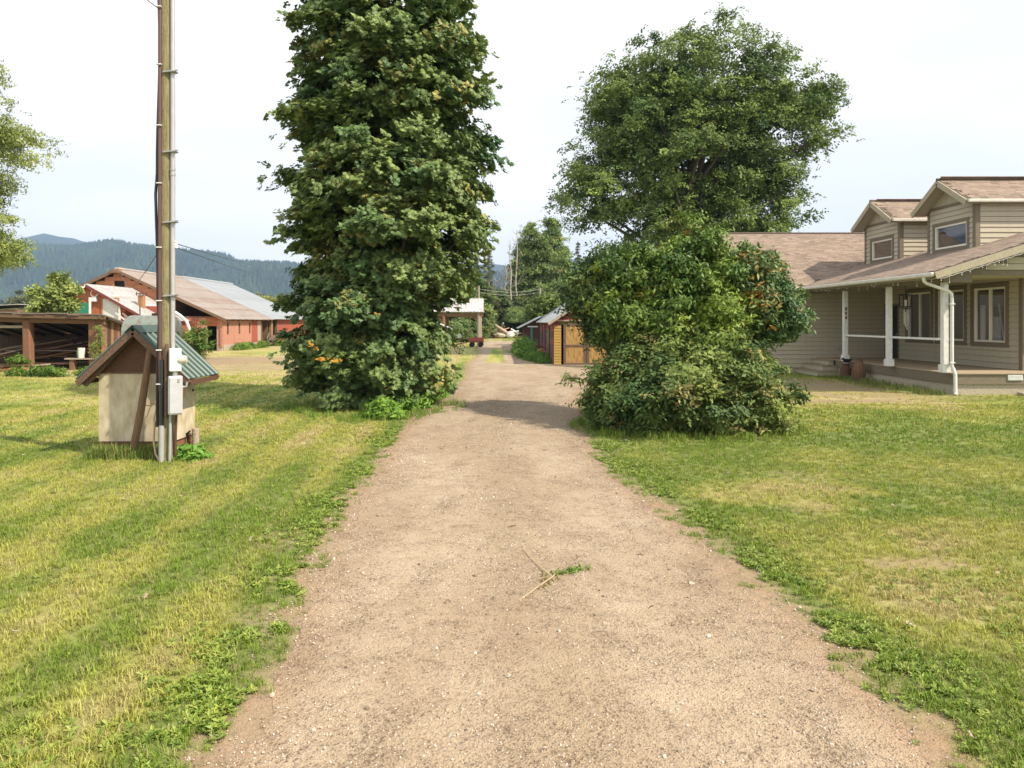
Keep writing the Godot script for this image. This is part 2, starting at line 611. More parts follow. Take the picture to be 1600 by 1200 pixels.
func limbs(parent: Node3D, from: Vector3, top: Vector3, targets: Array, count: int, r0: float, m: Material, nm := "limb") -> void:
	for i in count:
		if targets.is_empty():
			return
		var t: Vector3 = targets[R.randi() % targets.size()]
		var k := clampf((t.y - from.y) / maxf(top.y - from.y, .1) - .3, .05, .9)
		var s := from.lerp(top, k)
		var mid := s.lerp(t, .5) + Vector3(R.randf_range(-.1, .1), R.randf_range(-.02, .12), R.randf_range(-.1, .1)) * s.distance_to(t)
		var b := MB.new()
		b.tube([s, s.lerp(mid, .5) + Vector3(0, .03, 0), mid, mid.lerp(t, .5), t], [r0, r0 * .8, r0 * .6, r0 * .4, r0 * .15], 6)
		part(nm, b, m, parent)

# a broadleaf tree: trunk, limbs and crown
func tree(nm: String, at: Vector3, label: String, cat: String, group: String, blobs: Array, clumps: int, per: int, cr: float, leaf: Mesh, m: Material, dark: Color, light: Color, tr: float, nl: int, o := {}) -> Node3D:
	var t := thing(nm, at, label, cat, group)
	var ce := crown(t, "crown", blobs, clumps, per, cr, leaf, m, dark, light, o)
	var hi := at.y
	var mid := Vector3.ZERO
	for e in blobs:
		hi = maxf(hi, e[0].y + e[1].y * .6)
		mid += e[0] / blobs.size()
	var top := Vector3(lerpf(at.x, mid.x, .8), hi, lerpf(at.z, mid.z, .8))
	trunk(t, at - Vector3(0, .1, 0), top, tr, tr * .15, o.get("bark", M.bark), "trunk", tr * .8)
	limbs(t, at, top, ce, nl, tr * .35, o.get("bark", M.bark))
	return t

# a conifer: trunk and drooping whorls
func conifer(nm: String, at: Vector3, h: float, rad: float, label: String, group: String, dark: Color, light: Color, per := 26, thin := 0.0) -> Node3D:
	var t := thing(nm, at, label, "conifer", group)
	trunk(t, at, at + Vector3(0, h, 0), h * .016, h * .003, M.bark_grey, "trunk", .1)
	var X := []
	var C := []
	var y := h * .1
	while y < h * .98:
		var rr := rad * pow(1.0 - y / h, .8) * R.randf_range(.7, 1.1) + .15
		for i in int(6 + 4 * (1.0 - y / h)):
			if R.randf() < thin:
				continue
			var a := R.randf() * TAU
			var l := rr * R.randf_range(.6, 1.1)
			var cc := dark.lerp(light, R.randf())
			for j in int(per * l / rad) + 3:
				var s := sqrt(R.randf())
				var p := at + Vector3(cos(a) * l * s, y - l * s * .35 + R.randf_range(-.1, .1) * l, sin(a) * l * s)
				p += Vector3(-sin(a), 0, cos(a)) * R.randf_range(-.22, .22) * l * (1.1 - s)
				X.append(Transform3D(crown_basis(Vector3(cos(a), 0, sin(a)), .4, rad * .45 * R.randf_range(.7, 1.2)), p))
				C.append(cc * R.randf_range(.75, 1.2))
		y += h * .03
	many("crown", M_needle, M.needle, X, C, t)
	return t

var M_needle: Mesh

# stacked slices [y, x offset, rx, rz] around an axis make a column of blobs
func slices(at: Vector3, rows: Array) -> Array:
	var out := []
	for i in rows.size():
		var r = rows[i]
		var dy := 1.0
		if rows.size() > 1:
			dy = absf(rows[mini(i + 1, rows.size() - 1)][0] - rows[maxi(i - 1, 0)][0]) * (.5 if i > 0 and i < rows.size() - 1 else 1.0)
		out.append([at + Vector3(r[1], r[0], 0), Vector3(r[2], dy * .85, r[3])])
	return out

# ---------------------------------------------------------------- ground
# the drive's two edges, by distance: [d, west x, east x]
const EDGE := [[-40, -1.5, 2.35], [2.5, -1.5, 2.35], [4.3, -1.55, 2.31], [6.7, -1.86, 2.12], [9, -1.95, 1.8], [10.8, -2.0, 1.62], [13, -2.08, 1.68], [15.9, -2.1, 1.95], [20, -1.9, 2.3], [23, -1.65, 3.0], [25.5, -1.55, 6.2], [29, -1.6, 7.2], [33, -1.8, 7.2], [35.2, -1.9, 4.5], [36.3, -1.9, 1.9], [39, -1.8, 1.05], [44, -1.7, .8], [55, -2.1, 1.0], [66, -2.4, 1.6], [74, -2.0, 2.6], [77, -1.0, 2.0]]

func edges(d: float) -> Vector2:
	for i in EDGE.size() - 1:
		if d < EDGE[i + 1][0]:
			var t: float = clampf((d - EDGE[i][0]) / (EDGE[i + 1][0] - EDGE[i][0]), 0, 1)
			return Vector2(lerpf(EDGE[i][1], EDGE[i + 1][1], t), lerpf(EDGE[i][2], EDGE[i + 1][2], t))
	return Vector2(1, -1)

func sstep(a: float, b: float, x: float) -> float:
	var t := clampf((x - a) / (b - a), 0, 1)
	return t * t * (3 - 2 * t)

func spot(x: float, d: float, cx: float, cd: float, rx: float, rd: float) -> float:
	var q := Vector2((x - cx) / rx, (d - cd) / rd).length() + nz.get_noise_2d(x * 90, d * 90) * .45
	return 1.0 - sstep(.5, 1.1, q)

# how bare the ground is: 1 on the drive, 0 in the grass
func bare(x: float, d: float) -> float:
	var e := edges(d)
	var s := minf(x - e.x, e.y - x)
	s += nz.get_noise_2d(x * 130.0, d * 130.0) * .28 + nz2.get_noise_2d(x * 420.0, d * 420.0) * .3
	var b := sstep(-.16, .2, s)
	if d > 34 and d < 60: # the grass strip between the wheel tracks
		var w := sstep(34.5, 38, d + nz.get_noise_2d(x * 80, d * 80) * 1.5) * (1.0 - sstep(52, 58, d))
		b *= 1.0 - w * (1.0 - sstep(.32, .62, absf(x + .42) + nz.get_noise_2d(x * 120, d * 120) * .2))
	# worn soil by the porch, and scuffed patches in the lawn
	b = maxf(b, .8 * spot(x, d, 10.6, 23.5, 2.7, 3.6))
	b = maxf(b, .55 * spot(x, d, 12.2, 20.3, 2.0, 1.3))
	b = maxf(b, .8 * spot(x, d, 10.2, 19.6, 2.6, 2.2) * sstep(-.25, .15, nz2.get_noise_2d(x * 120 + 70, d * 120)))
	b = maxf(b, .6 * spot(x, d, 3.75, 6.2, .55, .28))
	b = maxf(b, .4 * spot(x, d, 3.5, 8.0, .5, .3))
	b = maxf(b, .35 * spot(x, d, 4.2, 9.6, .5, .5))
	b = maxf(b, .5 * spot(x, d, -1.75, 5.1, .35, .25))
	b = maxf(b, .45 * spot(x, d, -2.1, 6.9, .5, .35))
	# bare yard in front of the barn
	b = maxf(b, .9 * spot(x, d, -15.5, 38, 5.5, 5.0))
	b = maxf(b, .6 * spot(x, d, -11.5, 33, 3.5, 4.0))
	return clampf(b, 0, 1)

func dryness(x: float, d: float) -> float:
	var n := nz.get_noise_2d(x * 22 + 700, d * 22) * .75 + nz2.get_noise_2d(x * 90, d * 90) * .3
	var v := .38 + n * .8
	if x < 0:
		v += .24 * sin((x + .05 * d) * TAU / 1.15 + nz.get_noise_2d(x * 8, d * 8) * 2.2) + .03
		v += sstep(20, 30, d) * .5
	else:
		v -= .04
		v += .75 * spot(x, d, 3.6, 8.7, 1.3, .9) + .4 * spot(x, d, 5.0, 7.0, 1.5, .7) + .35 * spot(x, d, 3.2, 5.4, .9, .6) + .5 * spot(x, d, 9.5, 18.5, 3.5, 1.8)
		v -= .35 * spot(x, d, 8.5, 12.5, 4.5, 2.0)
	var e := edges(d)
	var s := maxf(e.x - x, x - e.y)
	v -= .55 * (1.0 - sstep(.0, .75, s))
	return clampf(v, 0, 1)

func grass_color(x: float, d: float) -> Color:
	var v := dryness(x, d)
	var c := L(.18, .265, .035).lerp(L(.38, .39, .085), sstep(.0, .6, v))
	return c.lerp(L(.5, .42, .19), sstep(.6, 1.05, v))

func soil_color(x: float, d: float) -> Color:
	var n := nz.get_noise_2d(x * 70, d * 28) * .8 + nz2.get_noise_2d(x * 190, d * 190) * .55
	var c := L(.295, .218, .142).lerp(L(.41, .328, .236), clampf(.5 + n, 0, 1))
	var e := edges(d)
	var u := (x - e.x) / maxf(e.y - e.x, .1)
	var track := exp(-pow((u - .27) / .12, 2)) + exp(-pow((u - .73) / .12, 2)) # packed wheel tracks are paler
	c = c.lerp(L(.43, .345, .245), .4 * clampf(track, 0, 1))
	c = c.lerp(L(.28, .21, .125), .55 * exp(-pow((u - .5) / .09, 2)) * clampf(.5 + n * 1.6, 0, 1) * (1.0 - sstep(16, 24, d)))
	var s := minf(x - e.x, e.y - x)
	c = c.lerp(L(.31, .19, .105), .75 * (1.0 - sstep(.0, .55, s)) * clampf(.65 + n, 0, 1)) # darker soil along the edges
	c = c.lerp(L(.3, .2, .115), .6 * spot(x, d, -1.55, 20.5, .7, 1.6))
	return c

# the drive's surface: two shallow wheel ruts and small bumps
func drive_y(x: float, d: float, u := -1.0) -> float:
	if u < 0.0:
		var e := edges(d)
		u = clampf((x - e.x - .15) / maxf(e.y - e.x - .3, .1), 0, 1)
	var m := minf(u, 1.0 - u)
	var crown_h := 1.0 - exp(-pow((u - .27) / .11, 2)) - exp(-pow((u - .73) / .11, 2))
	return .004 + .02 * crown_h * sstep(.02, .2, m) * (1.0 - sstep(18, 26, d)) + .006 * (.5 + .5 * nz2.get_noise_2d(x * 220, d * 220)) * sstep(0, .08, m)

func ground_rows(from: float, to: float, step: float, grow: float) -> Array:
	var out := [from]
	while out[-1] < to:
		out.append(out[-1] + step)
		step *= grow
	return out

func sheet(xs: Array, ds: Array, y: float, col: Callable, hgt: Callable) -> ArrayMesh:
	var a := []
	a.resize(Mesh.ARRAY_MAX)
	var v := PackedVector3Array()
	var n := PackedVector3Array()
	var c := PackedColorArray()
	var ix := PackedInt32Array()
	for d in ds:
		for x in xs:
			v.append(Vector3(x, y + hgt.call(x, d), -d))
			n.append(Vector3.UP)
			c.append(col.call(x, d))
	var w := xs.size()
	for j in ds.size() - 1:
		for i in w - 1:
			var k := j * w + i
			ix.append_array([k, k + w, k + 1, k + 1, k + w, k + w + 1])
	a[Mesh.ARRAY_VERTEX] = v
	a[Mesh.ARRAY_NORMAL] = n
	a[Mesh.ARRAY_COLOR] = c
	a[Mesh.ARRAY_INDEX] = ix
	var m := ArrayMesh.new()
	m.add_surface_from_arrays(Mesh.PRIMITIVE_TRIANGLES, a)
	return m

func ground() -> void:
	# x lines: fine near the drive, wider apart outwards
	var xs := []
	var x := 0.0
	var st := .085
	while x < 1600:
		xs.append(x)
		x += st
		if x > 5: st *= 1.09
	var all := []
	for i in range(xs.size() - 1, 0, -1):
		all.append(-xs[i])
	all.append_array(xs)
	var ds := [-60.0, -20.0, -8.0, -3.0, 0.0, 1.5]
	ds.append_array(ground_rows(2.4, 110, .075, 1.011))
	ds.append_array([130.0, 160.0, 220.0, 320.0, 500.0, 900.0, 1500.0, 2400.0])
	var o := MeshInstance3D.new()
	o.name = "lawn"
	var colour := func(px, d) -> Color:
		var g := grass_color(px, d).lerp(L(.2, .17, .08), .35 * (1.0 - sstep(8, 25, d))) * (.85 + .5 * nz2.get_noise_2d(px * 700, d * 700))
		g = g.lerp(L(.2, .22, .05), sstep(60, 120, d) * .6)
		return g.lerp(soil_color(px, d), bare(px, d))
	o.mesh = sheet(all, ds, 0.0, colour, func(_x, _d): return 0.0)
	o.material_override = M.lawn
	o.set_meta("kind", "structure")
	add_child(o)
	# the gravel drive: a sheet just above, with slightly crowned ruts, ending inside the ragged grass edge
	var us := []
	for i in 41:
		us.append(i / 40.0)
	var dd := [-20.0, -5.0, 0.0, 1.5]
	dd.append_array(ground_rows(2.4, 76, .06, 1.012))
	var v := PackedVector3Array()
	var n := PackedVector3Array()
	var c := PackedColorArray()
	var ix := PackedInt32Array()
	for d in dd:
		var e := edges(d)
		for u in us:
			var inset: float = .12 + .18 * (nz.get_noise_2d(d * 90, 40.0 if u < .5 else 900.0) + .4)
			var px := lerpf(e.x + inset, e.y - inset, u)
			v.append(V(px, drive_y(px, d, u), d))
			n.append(Vector3.UP)
			var cc := soil_color(px, d)
			cc = cc.lerp(grass_color(px, d), 1.0 - bare(px, d)) if d > 33 else cc
			c.append(cc)
	var w := us.size()
	for j in dd.size() - 1:
		for i in w - 1:
			var k := j * w + i
			ix.append_array([k, k + w, k + 1, k + 1, k + w, k + w + 1])
	var a := []
	a.resize(Mesh.ARRAY_MAX)
	a[Mesh.ARRAY_VERTEX] = v; a[Mesh.ARRAY_NORMAL] = n; a[Mesh.ARRAY_COLOR] = c; a[Mesh.ARRAY_INDEX] = ix
	var am := ArrayMesh.new()
	am.add_surface_from_arrays(Mesh.PRIMITIVE_TRIANGLES, a)
	var dr := MeshInstance3D.new()
	dr.name = "driveway"
	dr.mesh = am
	dr.material_override = M.drive
	dr.set_meta("kind", "structure")
	add_child(dr)

func hill_top(x: float) -> float: # skyline height of the near ridge at distance 2200, by x
	var P := [[-3600, 300], [-2300, 280], [-1560, 226], [-1320, 238], [-1240, 251], [-1150, 236], [-1090, 230], [-970, 220], [-900, 212], [-860, 188], [-740, 184], [-680, 182], [-600, 150], [-400, 120], [-150, 130], [20, 156], [120, 158], [300, 140], [900, 150], [1800, 200], [3000, 160]]
	for i in P.size() - 1:
		if x < P[i + 1][0]:
			var t := clampf((x - P[i][0]) / float(P[i + 1][0] - P[i][0]), 0, 1)
			t = t * t * (3 - 2 * t)
			return lerpf(P[i][1], P[i + 1][1], t)
	return 160.0

func hill_h(x: float, d: float) -> float:
	var t := clampf((d - 1250.0) / 950.0, 0, 1)
	var h := hill_top(x) * (t * t * (3 - 2 * t) * .55 + t * .45)
	h += nz.get_noise_2d(x * .45, d * .3) * 60.0 * sin(t * PI)
	if d > 2200:
		h -= (d - 2200) * .08
	return h - 4.0

func far_h(x: float, d: float) -> float:
	var t := clampf((d - 2500.0) / 700.0, 0, 1)
	var top := 330.0 * exp(-pow((x + 2150.0) / 520.0, 2)) + 70.0 * exp(-pow((x + 1150.0) / 420.0, 2)) + 235.0 * exp(-pow((x - 500.0) / 1500.0, 2)) + 60.0
	return top * (t * t * (3 - 2 * t)) + nz.get_noise_2d(x * .3 + 999, d * .3) * 45.0 * t - 6.0

func hills() -> void:
	var xs := []
	for i in 150:
		xs.append(-3400.0 + i * 38.0)
	var ds := []
	for i in 34:
		ds.append(1240.0 + i * 40.0)
	var hc := func(x, d) -> Color: return L(.05, .085, .03).lerp(L(.17, .17, .07), clampf(nz.get_noise_2d(x * .9, d * .9) * 1.5 - .2, 0, 1))
	var m: StandardMaterial3D = M.hill_ground
	m.vertex_color_use_as_albedo = true
	m.albedo_color = Color.WHITE
	for k in 2:
		var o := MeshInstance3D.new()
		o.name = numbered("hill")
		if k == 0:
			o.mesh = sheet(xs, ds, 0.0, hc, hill_h)
		else:
			var x2 := []
			for i in 110:
				x2.append(-4600.0 + i * 70.0)
			var d2 := []
			for i in 18:
				d2.append(2480.0 + i * 45.0)
			o.mesh = sheet(x2, d2, 0.0, func(_x, _d): return L(.025, .05, .025), far_h)
		# proper normals
		var st := SurfaceTool.new()
		st.create_from(o.mesh, 0)
		st.generate_normals()
		o.mesh = st.commit()
		o.material_override = m
		o.set_meta("kind", "structure")
		add_child(o)
	# conifers on the slope: one mass of small trees
	var b := MB.new()
	for k in 3:
		var y0 := .08 + k * .27
		var r := .2 - k * .055
		for j in 6:
			var a0 := TAU * j / 6
			var a1 := TAU * (j + 1) / 6
			var top := Vector3(0, minf(y0 + .48, 1.0), 0)
			var j0 := 1.0 if j % 2 == 0 else .72
			var j1 := .72 if j % 2 == 0 else 1.0
			b.tri(Vector3(cos(a0) * r * j0, y0, -sin(a0) * r * j0), Vector3(cos(a1) * r * j1, y0, -sin(a1) * r * j1), top)
	var X := []
	var C := []
	for i in 80000:
		var d := R.randf_range(1290, 2260)
		var x := R.randf_range(-1.12, .42) * d
		var clear := nz.get_noise_2d(x * .9, d * .9)
		if clear > .3 and R.randf() < .75:
			continue
		var s := R.randf_range(12, 24)
		X.append(Transform3D(Basis.from_euler(Vector3(0, R.randf() * TAU, 0)).scaled(Vector3(s * 1.25, s, s * 1.25)), V(x, hill_h(x, d) - .5, d)))
		C.append(L(.018, .042, .016).lerp(L(.05, .085, .03), R.randf()) * (1.0 + .5 * nz.get_noise_2d(x * .5 + 300, d * .5)))
	var cm := mat("far_conifer", Color.WHITE, 1.0, null, Vector3.ONE, 0.0, null, true)
	many("hill_forest", b.mesh(), cm, X, C)

# ---------------------------------------------------------------- grass, weeds, stones
func in_building(x: float, d: float) -> bool:
	if x > -6.6 and x < -5.42 and d > 11.2 and d < 12.0: return true
	if x > 13.45 and d > 20.35: return true
	if x > 10.2 and d > 29.2: return true
	if x > 2.6 and x < 6 and d > 34.4 and d < 46: return true
	if x > -37 and x < -20.8 and d > 45: return true
	return false

func tuft_mesh(blades: int, h: float, w: float, r: float, sd: int) -> ArrayMesh:
	var rr := RandomNumberGenerator.new()
	rr.seed = sd
	var b := MB.new()
	for i in blades:
		var a := rr.randf() * TAU
		var base := Vector3(rr.randf_range(-r, r), 0, rr.randf_range(-r, r))
		var s := Vector3(cos(a), 0, sin(a))
		var f := Vector3(-sin(a), 0, cos(a))
		var hh := h * rr.randf_range(.5, 1.15)
		var bend := rr.randf_range(.1, .75)
		var p1 := base + Vector3.UP * hh * .6 + f * hh * bend * .3
		var p2 := base + Vector3.UP * hh * (1.0 - bend * .25) + f * hh * bend
		var k := rr.randf_range(.75, 1.2)
		b.col = Color(k, k, k)
		b.quad(base - s * w * .5, base + s * w * .5, p1 + s * w * .4, p1 - s * w * .4)
		b.tri(p1 - s * w * .4, p1 + s * w * .4, p2)
	return b.mesh()

func grass() -> void:
	var near_m := [tuft_mesh(9, .05, .005, .035, 1), tuft_mesh(9, .062, .006, .04, 2)]
	var far_m := [tuft_mesh(8, .06, .012, .07, 3)]
	var XA := [[], []]
	var CA := [[], []]
	var XF := []
	var CF := []
	# bands of distance, each with its own number of tufts to the square metre
	for band in [[2.6, 5.0, 620], [5.0, 8.0, 520], [8.0, 12.0, 330], [12.0, 18.0, 150], [18.0, 28.0, 55], [28.0, 45.0, 14]]:
		var d0: float = band[0]
		var d1: float = band[1]
		var xw: float = d1 * .85 + 1.0
		var count := int((d1 - d0) * xw * 2.0 * band[2])
		for i in count:
			var d := R.randf_range(d0, d1)
			var x := R.randf_range(-xw, xw)
			if absf(x) > d * .84 + 1.0 or in_building(x, d):
				continue
			var bb := bare(x, d)
			if R.randf() < bb * 1.2 - .1:
				continue
			var c := grass_color(x, d)
			c = c.lerp(L(.42, .35, .17), .55 if R.randf() < .16 else 0.0) * R.randf_range(.75, 1.3)
			var s := R.randf_range(.6, 1.15) * (1.0 - .4 * bb)
			var t := Transform3D(Basis.from_euler(Vector3(R.randf_range(-.25, .25), R.randf() * TAU, R.randf_range(-.25, .25))).scaled(Vector3(s, s, s)), V(x, -.004, d))
			if d < 12:
				var w := R.randi() % 2
				XA[w].append(t); CA[w].append(c)
			else:
				XF.append(t); CF.append(c)
	for w in 2:
		many("grass", near_m[w], M.grass_blade, XA[w], CA[w])
	many("grass", far_m[0], M.grass_blade, XF, CF)
	# broad-leaved weeds: plantain and clover along the drive and in drifts in the lawn
	var bl := MB.new()
	for i in 7:
		var a := TAU * i / 7.0 + .3
		var f := Vector3(cos(a), .45 + .25 * (i % 3), sin(a)).normalized()
		var s := Vector3(-sin(a), 0, cos(a))
		var l := .05 + .012 * (i % 3)
		var k := .85 + .1 * (i % 4)
		bl.col = Color(k, k, k)
		var mid := f * l * .55 + Vector3(0, .004, 0)
		var tip := f * l + Vector3(0, -.012, 0)
		bl.tri(f * .008, mid - s * .013, tip); bl.tri(f * .008, tip, mid + s * .013)
	var X := []
	var C := []
	for i in 34000:
		var d := 2.7 + 21.0 * pow(R.randf(), 2.0)
		var x: float
		var edge := R.randf() < .42
		var e := edges(d)
		if edge:
			var off := absf(R.randfn()) * .28 - .1
			x = e.x - off if R.randf() < .5 else e.y + off
		else:
			x = R.randf_range(-.84, .84) * d
			if x < 0.0 and R.randf() < .6: continue
			if nz2.get_noise_2d(x * 60 + 50, d * 60) < (.02 if x > 0 else .15): continue
		if in_building(x, d) or R.randf() < bare(x, d) * 1.3: continue
		if edge and nz.get_noise_2d(x * 70 + 333, d * 70) < .0: continue
		var s := R.randf_range(.5, 1.15) * (.8 if edge else .7)
		X.append(Transform3D(Basis.from_euler(Vector3(R.randf_range(-.3, .3), R.randf() * TAU, R.randf_range(-.3, .3))).scaled(Vector3(s, s, s)), V(x, .006, d)))
		C.append(L(.13, .22, .03).lerp(L(.32, .38, .07), R.randf()))
	many("weeds", bl.mesh(), M.leaf_gloss, X, C)
	# fallen leaves, pale and curled
	X = []; C = []
	for i in 110:
		var d := R.randf_range(3.5, 22)
		var x := R.randf_range(-.8, .8) * d
		if in_building(x, d): continue
		var s := R.randf_range(.5, 1.0)
		X.append(Transform3D(Basis.from_euler(Vector3(R.randf_range(-.5, .5), R.randf() * TAU, R.randf_range(-.5, .5))).scaled(Vector3(s, s, s)), V(x, .045 if bare(x, d) < .5 else .03, d)))
		C.append(L(.5, .46, .36).lerp(L(.35, .2, .12), R.randf() * R.randf()))
	many("fallen_leaves", sprig(1, .085, .055, .01, 77, true), M.leaf, X, C)
	# loose stones on the drive
	var sr := RandomNumberGenerator.new()
	sr.seed = 5
	X = []; C = []
	var sb := MB.new()
	sb.blob(Vector3.ZERO, Vector3(1, .6, .8), sr, .25, 3, 5)
	for i in 90000:
		var d := 2.6 + 20.0 * pow(R.randf(), 1.7)
		var e := edges(d)
		var x := R.randf_range(e.x - .1, e.y + .1)
		var u := (x - e.x) / (e.y - e.x)
		if R.randf() < .55 * (exp(-pow((u - .27) / .1, 2)) + exp(-pow((u - .73) / .1, 2))): continue
		if nz.get_noise_2d(x * 60 + 90, d * 35) < R.randf_range(-.5, .25): continue
		var s := .002 + .006 * pow(R.randf(), 3.0) + (.012 * R.randf() if R.randf() < .012 else 0.0)
		s *= 1.0 + d * .012
		X.append(Transform3D(Basis.from_euler(Vector3(R.randf(), R.randf() * TAU, R.randf())).scaled(Vector3(s, s, s)), V(x, drive_y(x, d) + s * .3, d)))
		var q := R.randf()
		C.append(L(.46, .36, .26).lerp(L(.58, .52, .44), R.randf()) if q < .55 else (L(.2, .15, .11) if q < .88 else L(.6, .56, .5)))
	many("gravel", sb.mesh(), M.stone, X, C)

# ---------------------------------------------------------------- walls of boards
# spans of [a, b] left over when the holes [a0, a1, y0, y1] that meet the row y0..y1 are taken out
func spans(a: float, b: float, y0: float, y1: float, holes: Array) -> Array:
	var out := [[a, b]]
	for h in holes:
		if y1 <= h[2] + .02 or y0 >= h[3] - .02:
			continue
		var nx := []
		for s in out:
			if h[1] <= s[0] or h[0] >= s[1]:
				nx.append(s)
				continue
			if h[0] > s[0] + .02: nx.append([s[0], h[0]])
			if h[1] < s[1] - .02: nx.append([h[1], s[1]])
		out = nx
	return out

# lapped siding. along "x": the wall stands at distance p and faces the viewer; along "d": it stands at x = p and faces west (side -1) or east (1)
func siding(parent: Node3D, along: String, p: float, a: float, b: float, y0: float, y1: float, pitch: float, holes: Array, m: Material, side := -1.0, lim = null, nm := "siding_board") -> void:
	var y := y0
	while y < y1 - .01:
		var t := minf(y + pitch, y1)
		var ra := a
		var rb := b
		if lim != null: # a gable: its two slopes cut the row
			var q: Vector2 = lim.call(y + .01)
			ra = maxf(a, q.x); rb = minf(b, q.y)
		for s in spans(ra, rb, y, t, holes):
			if s[1] - s[0] < .03: continue
			var k := MB.new()
			var e := .003 # a hairline gap at board ends
			if along == "x":
				k.hexa([V(s[0] + e, y, p - .05), V(s[1] - e, y, p - .05), V(s[1] - e, t - .011, p - .026), V(s[0] + e, t - .011, p - .026), V(s[0] + e, y, p - .001), V(s[1] - e, y, p - .001), V(s[1] - e, t - .011, p - .001), V(s[0] + e, t - .011, p - .001)])
			else:
				var o := .05 * side
				var i := .026 * side
				k.hexa([V(p + o, y, s[1] - e), V(p + o, y, s[0] + e), V(p + i, t - .011, s[0] + e), V(p + i, t - .011, s[1] - e), V(p + .001 * side, y, s[1] - e), V(p + .001 * side, y, s[0] + e), V(p + .001 * side, t - .011, s[0] + e), V(p + .001 * side, t - .011, s[1] - e)])
			part(nm, k, m, parent)
		y = t

# the solid wall behind the siding, with the same holes
func wall_core(parent: Node3D, along: String, p0: float, p1: float, a: float, b: float, y0: float, y1: float, holes: Array, m: Material) -> void:
	var k := MB.new()
	var cuts := [y0, y1]
	for h in holes:
		cuts.append(h[2]); cuts.append(h[3])
	cuts.sort()
	for i in cuts.size() - 1:
		if cuts[i + 1] - cuts[i] < .01 or cuts[i] < y0 - .001 or cuts[i + 1] > y1 + .001: continue
		for s in spans(a, b, cuts[i] + .025, cuts[i + 1] - .025, holes):
			if along == "x": k.bx(s[0], s[1], cuts[i], cuts[i + 1], p0, p1)
			else: k.bx(p0, p1, cuts[i], cuts[i + 1], s[0], s[1])
	part("wall", k, m, parent)

# a window in a wall: casing, sash frame, panes. along as above; p is the outer face
func window(parent: Node3D, along: String, p: float, a: float, b: float, y0: float, y1: float, lights: int, cm: Material, fm: Material, casing := .13) -> void:
	var f := func(k: MB, a0: float, a1: float, v0: float, v1: float, out0: float, out1: float, bev := .0) -> void:
		if along == "x": k.bx(a0, a1, v0, v1, p - out1, p - out0, bev)
		else: k.bx(p - out1, p - out0, v0, v1, a0, a1, bev)
	var c := MB.new()
	f.call(c, a - casing, a, y0 - casing, y1 + casing, .0, .06)
	f.call(c, b, b + casing, y0 - casing, y1 + casing, .0, .06)
	f.call(c, a, b, y1, y1 + casing, .0, .058)
	f.call(c, a, b, y0 - casing, y0, .0, .065)
	var w := part("window", c, cm, parent)
	var s := MB.new()
	var t := .065
	f.call(s, a, a + t, y0, y1, -.06, .03)
	f.call(s, b - t, b, y0, y1, -.06, .03)
	f.call(s, a + t, b - t, y0, y0 + t, -.06, .028)
	f.call(s, a + t, b - t, y1 - t, y1, -.06, .028)
	for i in range(1, lights):
		var q := lerpf(a, b, i / float(lights))
		f.call(s, q - .04, q + .04, y0 + t, y1 - t, -.055, .025)
	part("frame", s, fm, w)
	for i in lights:
		var g := MB.new()
		var q0 := lerpf(a, b, i / float(lights)) + t
		var q1 := lerpf(a, b, (i + 1) / float(lights)) - t
		f.call(g, q0 - .02, q1 + .02, y0 + t - .01, y1 - t + .01, -.03, -.024)
		part("pane", g, M.glass, w)

# courses of tabs laid on a roof plane: o = corner at the eave, u along the eave, s up the slope; inside says where the plane is
func shingles(parent: Node3D, o: Vector3, u: Vector3, s: Vector3, lu: float, ls: float, inside: Callable) -> void:
	var nn := u.cross(s).normalized()
	if nn.y < 0: nn = -nn
	var b := MB.new()
	b.box(Vector3.ZERO, Vector3(1, 1, 1))
	var X := []
	var C := []
	var row := 0
	var y := -.01
	while y < ls:
		var x := -.2 - R.randf() * .2
		while x < lu:
			var w := R.randf_range(.2, .42)
			var ctr := o + u * (x + w / 2) + s * (y + .09)
			if inside.call(ctr):
				var th := R.randf_range(.014, .024)
				var bs := Basis(u * (w - .006), (nn + s * -.05).normalized() * th, (s - nn * -.05).normalized() * .18 * -1.0)
				X.append(Transform3D(bs, ctr + nn * .012))
				var q := R.randf()
				var c := L(.285, .215, .168) if q < .4 else (L(.245, .183, .142) if q < .7 else (L(.325, .25, .195) if q < .9 else L(.2, .148, .116)))
				C.append(c * R.randf_range(.9, 1.1))
			x += w
		y += .128
		row += 1
	many("shingles", b.mesh(), M.shingle, X, C, parent)

const EY := 3.64 # eave height
const SW := .31 # slope of the main roof over the porch
const SN := .498 # slope of the wing roof

func roof_y(x: float) -> float: return EY + SW * (x - 12.6)
func wing_y(d: float) -> float: return EY + SN * (d - 28.5)

